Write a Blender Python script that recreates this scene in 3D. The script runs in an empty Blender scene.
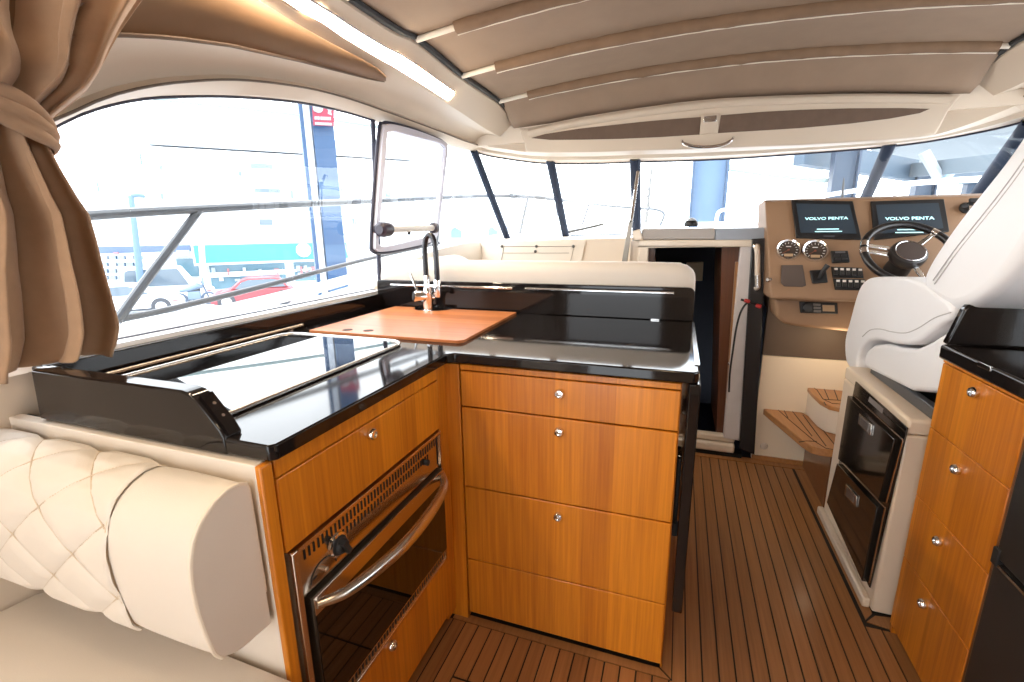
import bpy, bmesh, math, random
from mathutils import Vector, Matrix

random.seed(7)
C = bpy.context.scene.collection
PI = math.pi

# ------------------------------------------------------------------ camera
EYE = 1.26
FPX = 468.0
def cam_axes(yaw, pitch, roll):
    cy, sy = math.cos(yaw), math.sin(yaw)
    cp, sp = math.cos(pitch), math.sin(pitch)
    cr, sr = math.cos(roll), math.sin(roll)
    fwd = Vector((-sy*cp, cy*cp, -sp)); right = Vector((cy, sy, 0)); down = fwd.cross(right)
    return cr*right + sr*down, -sr*right + cr*down, fwd
RT, DN, FW = cam_axes(math.radians(19.6), math.radians(13.2), math.radians(0.72))
cam = bpy.data.cameras.new('camera')
cam.sensor_width = 36.0
cam.lens = FPX/1024*36.0
cam.clip_start = 0.02
cam.clip_end = 500
camo = bpy.data.objects.new('camera', cam)
C.objects.link(camo)
M4 = Matrix.Identity(4)
for i, ax in enumerate((RT, -DN, -FW)):
    for r in range(3):
        M4[r][i] = ax[r]
M4[0][3], M4[1][3], M4[2][3] = 0, 0, EYE
camo.matrix_world = M4
bpy.context.scene.camera = camo

# ------------------------------------------------------------------ world, sun, exposure
sc = bpy.context.scene
sc.view_settings.view_transform = 'Standard'
sc.view_settings.look = 'None'
sc.view_settings.gamma = 1.0
sc.view_settings.use_curve_mapping = False
sc.view_settings.exposure = -0.2
w = bpy.data.worlds.new('overcast_sky'); sc.world = w
w.use_nodes = True
bg = w.node_tree.nodes['Background']
bg.inputs[0].default_value = (0.93, 0.97, 1.0, 1)
bg.inputs[1].default_value = 7.5
sc.cycles.max_bounces = 10
sc.cycles.diffuse_bounces = 6
sc.cycles.transparent_max_bounces = 16
sc.cycles.sample_clamp_indirect = 8.0

def lamp(name, kind, loc, energy, color, size=0.1, rot=None, spot=None):
    l = bpy.data.lights.new(name, kind)
    l.energy = energy; l.color = color
    if kind == 'AREA': l.size = size
    elif kind == 'SUN': l.angle = size
    else: l.shadow_soft_size = size
    if spot: l.spot_size = spot; l.spot_blend = 0.6
    o = bpy.data.objects.new(name, l); C.objects.link(o)
    o.location = loc
    if rot: o.rotation_euler = rot
    return o
# cabin downlights in the roof behind the camera
for i, (x, y) in enumerate([(0.75, -0.35), (0.1, -0.9), (0.1, 0.2)]):
    lamp('downlight_lamp', 'SPOT', (x, y, 1.93), 12, (1.0, 0.74, 0.46), 0.06, (0, 0, 0), math.radians(140))

lamp('footwell_fill_light', 'POINT', (0.75, 2.55, 0.72), 1.2, (1.0, 0.78, 0.5), 0.03)  # added fill light without a fitting, brightens the cream helm wall

def at(u, v, X=None, Y=None, Z=None, P=None, N=None):
    """the point where the sight line through picture point (u, v) meets a plane of the place"""
    d = RT*((u-512)/FPX) + DN*((v-341)/FPX) + FW
    o = Vector((0, 0, EYE))
    if X is not None: t = X/d.x
    elif Y is not None: t = Y/d.y
    elif Z is not None: t = (Z-EYE)/d.z
    else: t = (P-o).dot(N)/d.dot(N)
    return o + d*t

# ------------------------------------------------------------------ materials
MATS = {}
def nd(t, kind, **kw):
    n = t.nodes.new(kind)
    for k, v in kw.items(): setattr(n, k, v)
    return n
def mat(name, col, rough=0.5, metal=0.0, coat=0.0, noise=0.0, nscale=20, bump=0.0, bscale=200, emit=0, sheen=0, spec=None, coat_rough=0.05):
    if name in MATS: return MATS[name]
    m = bpy.data.materials.new(name); m.use_nodes = True
    t = m.node_tree; b = t.nodes['Principled BSDF']
    b.inputs['Base Color'].default_value = (*col, 1)
    b.inputs['Roughness'].default_value = rough
    b.inputs['Metallic'].default_value = metal
    b.inputs['Coat Weight'].default_value = coat
    b.inputs['Coat Roughness'].default_value = coat_rough
    b.inputs['Sheen Weight'].default_value = sheen
    if spec is not None: b.inputs['Specular IOR Level'].default_value = spec
    tc = nd(t, 'ShaderNodeTexCoord')
    if noise:
        n = nd(t, 'ShaderNodeTexNoise'); n.inputs['Scale'].default_value = nscale; n.inputs['Detail'].default_value = 4
        t.links.new(tc.outputs['Object'], n.inputs['Vector'])
        mx = nd(t, 'ShaderNodeMix', data_type='RGBA')
        mx.inputs[6].default_value = (*[c*(1-noise) for c in col], 1)
        mx.inputs[7].default_value = (*[min(1, c*(1+noise)) for c in col], 1)
        t.links.new(n.outputs['Fac'], mx.inputs[0]); t.links.new(mx.outputs[2], b.inputs['Base Color'])
    if bump:
        n2 = nd(t, 'ShaderNodeTexNoise'); n2.inputs['Scale'].default_value = bscale
        t.links.new(tc.outputs['Object'], n2.inputs['Vector'])
        bp = nd(t, 'ShaderNodeBump'); bp.inputs['Strength'].default_value = bump; bp.inputs['Distance'].default_value = 0.002
        t.links.new(n2.outputs['Fac'], bp.inputs['Height']); t.links.new(bp.outputs['Normal'], b.inputs['Normal'])
    if emit:
        b.inputs['Emission Color'].default_value = (*col, 1); b.inputs['Emission Strength'].default_value = emit
    MATS[name] = m
    return m

def wood(name, dark, light, along='Z', band_axis='X', band=0.09, rough=0.35, coat=0.25, island=False, island_amt=0.35, fine=1.0):
    """veneer: long grain along one axis, strips of differing tone across another"""
    if name in MATS: return MATS[name]
    m = bpy.data.materials.new(name); m.use_nodes = True
    t = m.node_tree; b = t.nodes['Principled BSDF']
    L = t.links.new
    tc = nd(t, 'ShaderNodeTexCoord')
    mp = nd(t, 'ShaderNodeMapping')
    s = {'X': (90, 90, 90), 'Y': (90, 90, 90), 'Z': (90, 90, 90)}[along]
    s = list(s); s['XYZ'.index(along)] = 2.5
    mp.inputs['Scale'].default_value = s
    L(tc.outputs['Object'], mp.inputs['Vector'])
    n = nd(t, 'ShaderNodeTexNoise'); n.inputs['Scale'].default_value = 1.0*fine; n.inputs['Detail'].default_value = 5; n.inputs['Roughness'].default_value = 0.6
    L(mp.outputs['Vector'], n.inputs['Vector'])
    if island:
        g = nd(t, 'ShaderNodeNewGeometry'); tone = g.outputs['Random Per Island']
    else:
        sx = nd(t, 'ShaderNodeSeparateXYZ'); L(tc.outputs['Object'], sx.inputs[0])
        dv = nd(t, 'ShaderNodeMath', operation='DIVIDE'); L(sx.outputs[band_axis], dv.inputs[0]); dv.inputs[1].default_value = band
        fl = nd(t, 'ShaderNodeMath', operation='FLOOR'); L(dv.outputs[0], fl.inputs[0])
        wn = nd(t, 'ShaderNodeTexWhiteNoise', noise_dimensions='1D'); L(fl.outputs[0], wn.inputs['W'])
        tone = wn.outputs['Value']
    a1 = nd(t, 'ShaderNodeMath', operation='MULTIPLY'); L(tone, a1.inputs[0]); a1.inputs[1].default_value = island_amt
    a2 = nd(t, 'ShaderNodeMath', operation='MULTIPLY_ADD'); L(n.outputs['Fac'], a2.inputs[0]); a2.inputs[1].default_value = 1.3; a2.inputs[2].default_value = -0.32
    a3 = nd(t, 'ShaderNodeMath', operation='ADD', use_clamp=True); L(a1.outputs[0], a3.inputs[0]); L(a2.outputs[0], a3.inputs[1])
    mx = nd(t, 'ShaderNodeMix', data_type='RGBA')
    mx.inputs[6].default_value = (*dark, 1); mx.inputs[7].default_value = (*light, 1)
    L(a3.outputs[0], mx.inputs[0]); L(mx.outputs[2], b.inputs['Base Color'])
    b.inputs['Roughness'].default_value = rough
    b.inputs['Coat Weight'].default_value = coat; b.inputs['Coat Roughness'].default_value = 0.15
    MATS[name] = m
    return m

def glass(name, tint=(1, 1, 1), refl=0.06, rough=0.0):
    if name in MATS: return MATS[name]
    m = bpy.data.materials.new(name); m.use_nodes = True
    t = m.node_tree; t.nodes.clear(); L = t.links.new
    out = nd(t, 'ShaderNodeOutputMaterial')
    tr = nd(t, 'ShaderNodeBsdfTransparent'); tr.inputs[0].default_value = (*tint, 1)
    gl = nd(t, 'ShaderNodeBsdfGlossy'); gl.inputs['Roughness'].default_value = rough
    fr = nd(t, 'ShaderNodeMath', operation='MULTIPLY_ADD')
    lw = nd(t, 'ShaderNodeLayerWeight'); lw.inputs['Blend'].default_value = 0.25
    L(lw.outputs['Fresnel'], fr.inputs[0]); fr.inputs[1].default_value = 0.07; fr.inputs[2].default_value = refl*0.15
    mx = nd(t, 'ShaderNodeMixShader'); L(fr.outputs[0], mx.inputs[0]); L(tr.outputs[0], mx.inputs[1]); L(gl.outputs[0], mx.inputs[2])
    L(mx.outputs[0], out.inputs[0])
    MATS[name] = m
    return m

def emission(name, col, strength):
    if name in MATS: return MATS[name]
    m = bpy.data.materials.new(name); m.use_nodes = True
    b = m.node_tree.nodes['Principled BSDF']
    b.inputs['Base Color'].default_value = (*col, 1)
    b.inputs['Emission Color'].default_value = (*col, 1); b.inputs['Emission Strength'].default_value = strength
    MATS[name] = m
    return m

WHITE = mat('cream_gelcoat', (0.70, 0.60, 0.49), 0.35, coat=0.3, noise=0.03, nscale=4)
LINER = mat('liner_white', (0.58, 0.485, 0.385), 0.45, noise=0.03, nscale=5)
CREAMLEATHER = mat('cream_leather', (0.64, 0.57, 0.495), 0.5, noise=0.04, nscale=6, bump=0.12, bscale=500)
WHITELEATHER = mat('white_leather', (0.80, 0.795, 0.81), 0.42, noise=0.03, nscale=5, bump=0.12, bscale=500)
CANVAS = mat('taupe_canvas', (0.275, 0.19, 0.13), 0.85, noise=0.12, nscale=9, bump=0.3, bscale=700)
SLEEVE = mat('brown_sleeve_cloth', (0.20, 0.122, 0.072), 0.8, noise=0.25, nscale=14, bump=0.3, bscale=60)
SUEDE = mat('brown_suede', (0.13, 0.085, 0.06), 0.85, noise=0.15, nscale=25)
GOLDSUEDE = mat('brown_headlining', (0.17, 0.083, 0.03), 0.6, noise=0.12, nscale=6)
CURTAIN = mat('brown_curtain_cloth', (0.36, 0.22, 0.13), 0.9, noise=0.12, nscale=40, bump=0.35, bscale=900, sheen=0.15)
BLACK = mat('black_gloss_worktop', (0.010, 0.008, 0.008), 0.06, noise=0.1, nscale=60, spec=0.38)
BLACKMATT = mat('black_plastic', (0.012, 0.012, 0.013), 0.4)
BLACKPANEL = mat('dark_panel', (0.018, 0.016, 0.015), 0.3, noise=0.1, nscale=12)
RUBBER = mat('black_rubber', (0.01, 0.01, 0.011), 0.6)
HOBGLASS = mat('black_hob_glass', (0.004, 0.004, 0.005), 0.015, spec=0.7)
OVENGLASS = mat('dark_oven_glass', (0.006, 0.004, 0.003), 0.03, spec=0.7)
CHROME = mat('polished_chrome', (0.82, 0.82, 0.83), 0.12, 1.0)
STEEL = mat('brushed_stainless', (0.62, 0.58, 0.54), 0.22, 1.0, noise=0.05, nscale=60)
WARMSTEEL = mat('mirror_stainless', (0.60, 0.52, 0.44), 0.14, 1.0)
SLOT = mat('dark_slot', (0.004, 0.004, 0.004), 0.8)
TAN = mat('tan_leatherette', (0.28, 0.165, 0.093), 0.55, noise=0.06, nscale=10, bump=0.2, bscale=500)
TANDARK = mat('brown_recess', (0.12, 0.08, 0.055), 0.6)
TEAKX = wood('teak_veneer_fronts', (0.34, 0.085, 0.004), (0.72, 0.255, 0.014), 'Z', 'X', 0.083, island_amt=0.5)
TEAKY = wood('teak_veneer_side', (0.34, 0.085, 0.004), (0.72, 0.255, 0.014), 'Z', 'Y', 0.078, island_amt=0.5)
FLOORWOOD = wood('teak_decking', (0.19, 0.075, 0.025), (0.40, 0.178, 0.062), 'Y', island=True, island_amt=0.45, rough=0.42, coat=0.1)
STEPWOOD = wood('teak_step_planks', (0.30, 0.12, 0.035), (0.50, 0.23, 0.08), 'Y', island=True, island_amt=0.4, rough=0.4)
BOARDWOOD = wood('board_wood', (0.34, 0.09, 0.022), (0.62, 0.225, 0.075), 'X', 'Y', 0.075, island_amt=0.6, rough=0.4, coat=0.1)
MAHOGANY = wood('mahogany_door', (0.06, 0.018, 0.007), (0.14, 0.045, 0.015), 'Z', 'X', 0.08)
DOOREDGE = wood('teak_door_edge', (0.24, 0.11, 0.04), (0.36, 0.18, 0.07), 'Z', 'X', 0.08)
CAULK = mat('black_caulk', (0.006, 0.005, 0.004), 0.6)
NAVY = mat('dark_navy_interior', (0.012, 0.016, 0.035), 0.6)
GLASS = glass('window_glass', (0.97, 0.985, 1.0))
GASKET = mat('window_gasket', (0.02, 0.02, 0.04), 0.5)
ALU = mat('satin_aluminium', (0.52, 0.51, 0.58), 0.4, 0.2)
MULLION = mat('blue_black_mullion', (0.012, 0.02, 0.042), 0.7, spec=0.2)
LED = emission('led_diffuser', (1.0, 0.83, 0.60), 85.0)
SCREEN = mat('screen_glass', (0.006, 0.010, 0.018), 0.08, spec=0.6)
SCREENLIT = emission('screen_backlight', (0.014, 0.022, 0.031), 1.0)
SCREENTEXT = emission('screen_letters', (0.55, 0.95, 1.0), 1.0)
REDMAT = mat('red_plastic', (0.45, 0.03, 0.03), 0.4)

# ------------------------------------------------------------------ mesh builder
class MB:
    def __init__(s): s.v = []; s.f = []
    def add(s, vs, fs):
        n = len(s.v)
        s.v += [Vector(p) for p in vs]
        s.f += [tuple(i+n for i in f) for f in fs]
        return s
    def box(s, x0, x1, y0, y1, z0, z1):
        vs = [(x, y, z) for x in (x0, x1) for y in (y0, y1) for z in (z0, z1)]
        return s.add(vs, [(0,1,3,2), (4,6,7,5), (0,4,5,1), (2,3,7,6), (0,2,6,4), (1,5,7,3)])
    def hexa(s, low, high):
        """four points below, four above, same order"""
        return s.add(list(low)+list(high), [(3,2,1,0), (4,5,6,7), (0,1,5,4), (1,2,6,5), (2,3,7,6), (3,0,4,7)])
    def prism(s, poly, vec):
        """closed polygon of 3-D points swept along vec"""
        n = len(poly); vec = Vector(vec)
        a = [Vector(p) for p in poly]; b = [p+vec for p in a]
        fs = [tuple(reversed(range(n))), tuple(range(n, 2*n))]
        for i in range(n):
            j = (i+1) % n; fs.append((i, j, n+j, n+i))
        return s.add(a+b, fs)
    def tube(s, pts, r, seg=10, closed=False, caps=True):
        pts = [Vector(p) for p in pts]; n = len(pts)
        rs = r if isinstance(r, (list, tuple)) else [r]*n
        tang = []
        for i in range(n):
            a = pts[(i-1) % n] if (closed or i > 0) else pts[i]
            b = pts[(i+1) % n] if (closed or i < n-1) else pts[i]
            tang.append((b-a).normalized())
        up = Vector((0, 0, 1)) if abs(tang[0].z) < 0.9 else Vector((1, 0, 0))
        nrm = (up - tang[0]*up.dot(tang[0])).normalized()
        vs = []
        for i in range(n):
            nrm = (nrm - tang[i]*nrm.dot(tang[i])).normalized()
            bi = tang[i].cross(nrm)
            for k in range(seg):
                a = 2*PI*k/seg
                vs.append(pts[i] + (nrm*math.cos(a) + bi*math.sin(a))*rs[i])
        fs = []
        for i in range(n if closed else n-1):
            j = (i+1) % n
            for k in range(seg):
                l = (k+1) % seg
                fs.append((i*seg+k, i*seg+l, j*seg+l, j*seg+k))
        if caps and not closed:
            fs.append(tuple(reversed(range(seg)))); fs.append(tuple((n-1)*seg+k for k in range(seg)))
        return s.add(vs, fs)
    def lathe(s, prof, org, axis, seg=20):
        """profile of (radius, height) spun about an axis"""
        org = Vector(org); ax = Vector(axis).normalized()
        u = ax.orthogonal().normalized(); v = ax.cross(u)
        vs = []
        for r, h in prof:
            for k in range(seg):
                a = 2*PI*k/seg
                vs.append(org + ax*h + (u*math.cos(a)+v*math.sin(a))*r)
        fs = []
        for i in range(len(prof)-1):
            for k in range(seg):
                l = (k+1) % seg
                fs.append((i*seg+k, i*seg+l, (i+1)*seg+l, (i+1)*seg+k))
        fs.append(tuple(reversed(range(seg)))); fs.append(tuple((len(prof)-1)*seg+k for k in range(seg)))
        return s.add(vs, fs)
    def grid(s, rows, close=False):
        nr, nc = len(rows), len(rows[0])
        vs = [p for r in rows for p in r]
        fs = []
        for i in range(nr-1):
            for j in range(nc if close else nc-1):
                k = (j+1) % nc
                fs.append((i*nc+j, i*nc+k, (i+1)*nc+k, (i+1)*nc+j))
        return s.add(vs, fs)
    def obox(s, c, ex, ey, ez):
        """box about c with half vectors ex, ey, ez"""
        c, ex, ey, ez = map(Vector, (c, ex, ey, ez))
        vs = [c + ex*i + ey*j + ez*k for i in (-1, 1) for j in (-1, 1) for k in (-1, 1)]
        return s.add(vs, [(0,1,3,2), (4,6,7,5), (0,4,5,1), (2,3,7,6), (0,2,6,4), (1,5,7,3)])

ORG = {}
def origin(o):
    return ORG.get(o.name, Vector((0, 0, 0))) if o else Vector((0, 0, 0))
def obj(name, mb, m, parent=None, bevel=0, seg=2, smooth=35, solid=0, subsurf=0, base=None):
    org = Vector(base) if base is not None else Vector((0, 0, 0))
    if parent: org = origin(parent)
    me = bpy.data.meshes.new(name)
    me.from_pydata([tuple(v-org) for v in mb.v], [], mb.f)
    bm = bmesh.new(); bm.from_mesh(me)
    bmesh.ops.remove_doubles(bm, verts=bm.verts, dist=1e-6)
    bmesh.ops.recalc_face_normals(bm, faces=bm.faces)
    bm.to_mesh(me); bm.free()
    me.materials.append(m)
    if smooth:
        me.shade_smooth(); me.set_sharp_from_angle(angle=math.radians(smooth))
    o = bpy.data.objects.new(name, me); C.objects.link(o)
    if parent: o.parent = parent; ORG[o.name] = org
    else: o.location = org; ORG[o.name] = org
    if solid:
        md = o.modifiers.new('thickness', 'SOLIDIFY'); md.thickness = solid; md.offset = 0
    if bevel:
        md = o.modifiers.new('edge', 'BEVEL'); md.width = bevel; md.segments = seg; md.limit_method = 'ANGLE'; md.angle_limit = math.radians(35)
    if subsurf:
        md = o.modifiers.new('soft', 'SUBSURF'); md.levels = subsurf; md.render_levels = subsurf
    return o
def tag(o, label, cat, group=None, kind=None):
    if label: o['label'] = label
    if cat: o['category'] = cat
    if group: o['group'] = group
    if kind: o['kind'] = kind
    return o
def thing(name, label, cat, loc=(0, 0, 0), group=None):
    o = bpy.data.objects.new(name, None); C.objects.link(o)
    o.location = loc; o.empty_display_size = 0.1
    ORG[o.name] = Vector(loc)
    return tag(o, label, cat, group)
def struct(name, loc=(0, 0, 0)):
    o = bpy.data.objects.new(name, None); C.objects.link(o)
    o.location = loc; ORG[o.name] = Vector(loc); o['kind'] = 'structure'
    return o
def smesh(name, mb, m, **kw):
    o = obj(name, mb, m, **kw); o['kind'] = 'structure'; return o
def text_mesh(body, size, frame, m, name, parent, ext=0.0006, wide=1.0, bold=0.0, width=None):
    """lettering as a mesh; frame = (origin, right, up, out)"""
    cu = bpy.data.curves.new(name, 'FONT'); cu.body = body; cu.size = size; cu.align_x = 'CENTER'; cu.align_y = 'CENTER'
    cu.extrude = ext; cu.offset = bold
    to = bpy.data.objects.new(name, cu)
    C.objects.link(to)
    dg = bpy.context.evaluated_depsgraph_get()
    me0 = bpy.data.meshes.new_from_object(to.evaluated_get(dg))
    o0, r, u, n = frame
    if width:
        xs = [v.co.x for v in me0.vertices]; wide = width/(max(xs)-min(xs))
    mb = MB(); mb.add([o0 + r*(v.co.x*wide) + u*v.co.y + n*v.co.z for v in me0.vertices], [tuple(p.vertices) for p in me0.polygons])
    bpy.data.objects.remove(to); bpy.data.curves.remove(cu); bpy.data.meshes.remove(me0)
    return obj(name, mb, m, parent, smooth=0)
def arc(cx, cy, r, a0, a1, n=6):
    return [(cx+r*math.cos(math.radians(a0+(a1-a0)*i/n)), cy+r*math.sin(math.radians(a0+(a1-a0)*i/n))) for i in range(n+1)]
def rrect(x0, x1, y0, y1, r, n=5):
    return arc(x1-r, y1-r, r, 0, 90, n)+arc(x0+r, y1-r, r, 90, 180, n)+arc(x0+r, y0+r, r, 180, 270, n)+arc(x1-r, y0+r, r, 270, 360, n)
def smoothpath(pts, n=8, closed=False):
    """Catmull-Rom through the points"""
    P = [Vector(p) for p in pts]; out = []
    m = len(P)
    for i in range(m if closed else m-1):
        p0 = P[(i-1) % m] if (closed or i > 0) else P[i]*2-P[i+1]
        p1, p2 = P[i], P[(i+1) % m]
        p3 = P[(i+2) % m] if (closed or i+2 < m) else P[i+1]*2-P[i]
        for k in range(n):
            t = k/n
            out.append(0.5*((2*p1)+(p2-p0)*t+(2*p0-5*p1+4*p2-p3)*t*t+(3*p1-p0-3*p2+p3)*t**3))
    if not closed: out.append(P[-1])
    return out
def resample(P, n):
    P = [Vector(p) for p in P]
    L = [0]
    for a, b in zip(P, P[1:]): L.append(L[-1]+(b-a).length)
    out = []; k = 0
    for i in range(n):
        s = L[-1]*i/(n-1)
        while k < len(P)-2 and L[k+1] < s: k += 1
        t = (s-L[k])/max(1e-9, L[k+1]-L[k])
        out.append(P[k].lerp(P[k+1], min(1, max(0, t))))
    return out

#@@BODY@@
# ================================================================== SETTING
# ---- floor: teak planks with black caulk
fl = struct('floor')
obj('caulk_bed', MB().box(-1.45, 1.7, -1.35, 2.74, -0.05, -0.003), CAULK, fl, smooth=0)
PW = 0.0457
pl = MB()
for k in range(-32, 38):
    x0, x1 = k*PW+0.003+0.0024, (k+1)*PW+0.003-0.0024
    if x1 < 0.04:
        if -0.56 < x0 < -0.02:
            pl.box(x0, x1, -1.3, 0.975, -0.012, 0); pl.box(x0, x1, 0.983, 1.168, -0.012, 0)
        else:
            pl.box(x0, x1, -1.3, 1.168, -0.012, 0)
    elif x0 < 0.045:
        pl.box(x0, x1, -1.3, 1.168, -0.012, 0)
    elif x0 < 0.058:
        pl.box(x0, x1, -1.3, 1.168, -0.012, 0); pl.box(0.058, x1, 1.168, 2.655, -0.012, 0)
    elif x1 < 0.655:
        pl.box(x0, x1, -1.3, 2.655, -0.012, 0)
    elif x1 < 0.79:
        pl.box(x0, x1, -1.3, 1.568, -0.012, 0)
# king planks round the cabinets, mitred at the corners
pl.hexa([(-0.64, 1.172, -0.012), (0.051, 1.172, -0.012), (0.02, 1.20, -0.012), (-0.64, 1.20, -0.012)],
        [(-0.64, 1.172, 0), (0.051, 1.172, 0), (0.02, 1.20, 0), (-0.64, 1.20, 0)])
pl.hexa([(0.055, 1.176, -0.012), (0.055, 2.655, -0.012), (0.02, 2.655, -0.012), (0.022, 1.206, -0.012)],
        [(0.055, 1.176, 0), (0.055, 2.655, 0), (0.02, 2.655, 0), (0.022, 1.206, 0)])
pl.box(0.02, 0.9, 2.66, 2.72, -0.012, 0)
pl.hexa([(0.655, 1.592, -0.012), (0.75, 1.575, -0.012), (0.75, 1.64, -0.012), (0.69, 1.63, -0.012)],
        [(0.655, 1.592, 0), (0.75, 1.575, 0), (0.75, 1.64, 0), (0.69, 1.63, 0)])
pl.hexa([(0.655, 1.602, -0.012), (0.684, 1.638, -0.012), (0.684, 2.655, -0.012), (0.655, 2.655, -0.012)],
        [(0.655, 1.602, 0), (0.684, 1.638, 0), (0.684, 2.655, 0), (0.655, 2.655, 0)])
pl.box(0.684, 0.9, 2.25, 2.655, -0.012, 0)
obj('planks', pl, FLOORWOOD, fl, smooth=0)

# ---- hull sides and back bulkhead of the cabin
smesh('wall_left', MB().box(-1.46, -1.34, -1.35, 3.0, -0.02, 0.975), WHITE)
smesh('wall_right', MB().box(1.62, 1.74, -1.35, 3.0, -0.02, 1.0), WHITE)
wr = MB().box(-1.46, -1.15, -1.45, -1.35, -0.02, 2.05)
wr.box(-0.15, 1.74, -1.45, -1.35, -0.02, 2.05); wr.box(-1.15, -0.15, -1.45, -1.35, 1.9, 2.05)
smesh('wall_rear', wr, WHITE)
smesh('roof', MB().box(-1.42, 1.62, -1.45, 3.02, 2.09, 2.13).box(-1.42, 1.62, 2.99, 3.03, 1.80, 2.13).box(-1.47, -1.41, -1.45, 0.36, 0.97, 2.13).box(1.61, 1.67, -1.45, 0.0, 0.97, 2.13)
      .box(-1.46, -1.42, 0.3, 3.05, 1.82, 2.13).box(1.62, 1.66, -0.1, 3.05, 1.82, 2.13), WHITE, smooth=0)  # outer shell out of view, added to stop sky leaking past canvas and liner

# ---- roof liner on the two sides
def interp(pts, y):
    pts = sorted(pts)
    if y <= pts[0][0]: return pts[0][1]
    for (a, za), (b, zb) in zip(pts, pts[1:]):
        if y <= b: return za + (zb-za)*(y-a)/(b-a)
    return pts[-1][1]
def yz(pxs, X, extra=()):
    out = [(p.y, p.z) for p in (at(u, v, X=X) for u, v in pxs)]
    return [(p.x, p.y) for p in smoothpath([(a, b, 0) for a, b in list(extra)+out], 5)]
XA, XB, XC, XD, XE = -1.35, -1.31, -1.235, -1.15, -1.05
A = yz([(62, 122), (100, 106), (140, 97), (180, 94), (240, 94.5), (300, 100), (340, 108), (380, 120), (445, 142), (476, 152)], XA,
       [(-1.35, 1.30), (0.40, 1.30), (0.58, 1.395)])
B = yz([(70, 111), (104, 96), (142, 86), (182, 80.5), (240, 78.5), (302, 86), (343, 96), (384, 110), (446, 133), (482, 148)], XB,
       [(-1.35, 1.34), (0.40, 1.34), (0.58, 1.435)])
Cc = yz([(100, 33), (120, 34), (150, 36), (190, 39), (250, 49), (310, 63), (350, 74), (390, 87), (452, 117)], XC,
        [(-1.35, 1.68), (0.5, 1.68)])
Cc += [(3.3, 1.86)]
D = yz([(265, -10), (300, 14), (446, 103), (500, 139)], XD, [(-1.35, 1.93)])
D += [(3.3, 1.84)]
Ee = yz([(340, 0), (412, 42), (458, 78), (497, 104)], XE, [(-1.35, 1.985)])
Ee += [(3.3, 1.88)]
ST = [-1.35, -0.6, 0]+[0.4+0.05*i for i in range(59)]
def front_in(y, x):
    # the side liner swings inboard where it meets the front header
    return x + max(0, y-2.75)**2*0.42
def row(pts, X, dx=0, dz=0):
    return [Vector((front_in(y, X)+dx, y, interp(pts, y)+dz)) for y in ST]
def mid(r1, r2, f, dx=0, dz=0):
    return [a.lerp(b, f)+Vector((dx, 0, dz)) for a, b in zip(r1, r2)]
rA, rB, rC, rD, rE = row(A, XA), row(B, XB), row(Cc, XC), row(D, XD), row(Ee, XE)
rA0 = [p+Vector((-0.03, 0, -0.005)) for p in rA]
rBu = [p+Vector((-0.016, 0, 0.012)) for p in rB]
rEu = [p+Vector((0.004, 0, 0.05)) for p in rE]
rows_l = [rA0, rA, mid(rA, rB, 0.85, 0.006, -0.002), rB, rBu, mid(rBu, rC, 0.33, -0.012, 0.006), mid(rBu, rC, 0.7, -0.012, 0.006), rC, rD, rE, rEu]
MIR = lambda p: Vector((0.2-p.x, p.y, p.z))
smesh('trim_1', MB().grid(rows_l), LINER, smooth=28)
smesh('trim_2', MB().grid([[MIR(p) for p in r] for r in rows_l]), LINER, smooth=28)
lg = struct('trim_7')  # brown tubes paint the shaded line along each liner ridge
obj('ridge_shade_line', MB().tube([p+Vector((0.002, 0, -0.004)) for p in rB if p.y > 0.4], 0.0035, 6), mat('ridge_shade_brown', (0.12, 0.09, 0.07), 0.7), lg)
obj('ridge_shade_line', MB().tube([MIR(p+Vector((0.002, 0, -0.004))) for p in rB if p.y > 0.4], 0.0035, 6), mat('ridge_shade_brown', (0.12, 0.09, 0.07), 0.7), lg)
# brown headlining panel let into the left liner
up_px = [(0, -120), (100, -75), (200, -42), (250, -5), (300, 26), (330, 43), (360, 58), (380, 70), (386, 77)]
lo_px = [(-20, 40), (60, 34), (113, 34), (170, 37), (230, 45), (300, 60.5), (345, 72), (372, 79), (386, 81)]
lo = resample([at(u, v, X=-1.222) for u, v in lo_px], 20)
up = resample([at(u, v, X=-1.156) for u, v in up_px], 20)
t3 = struct('trim_3')
obj('headlining_panel', MB().grid([lo, [a.lerp(b, 0.5) for a, b in zip(lo, up)], up]), GOLDSUEDE, t3, solid=0.006)
obj('panel_lip', MB().tube(lo, 0.006, 8), SUEDE, t3)
# the same kind of panel on the right side
obj('headlining_panel', MB().grid([[MIR(p) for p in lo], [MIR(p) for p in up]]), SUEDE, t3, solid=0.006)
rcv = [Vector((0.2-front_in(y, (XC+XB)/2)-0.008, y, (interp(B, y)+interp(Cc, y))/2-0.006)) for y in ST if y > 0.6]
obj('liner_groove', MB().tube(rcv, 0.005, 6), SUEDE, t3)

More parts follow.
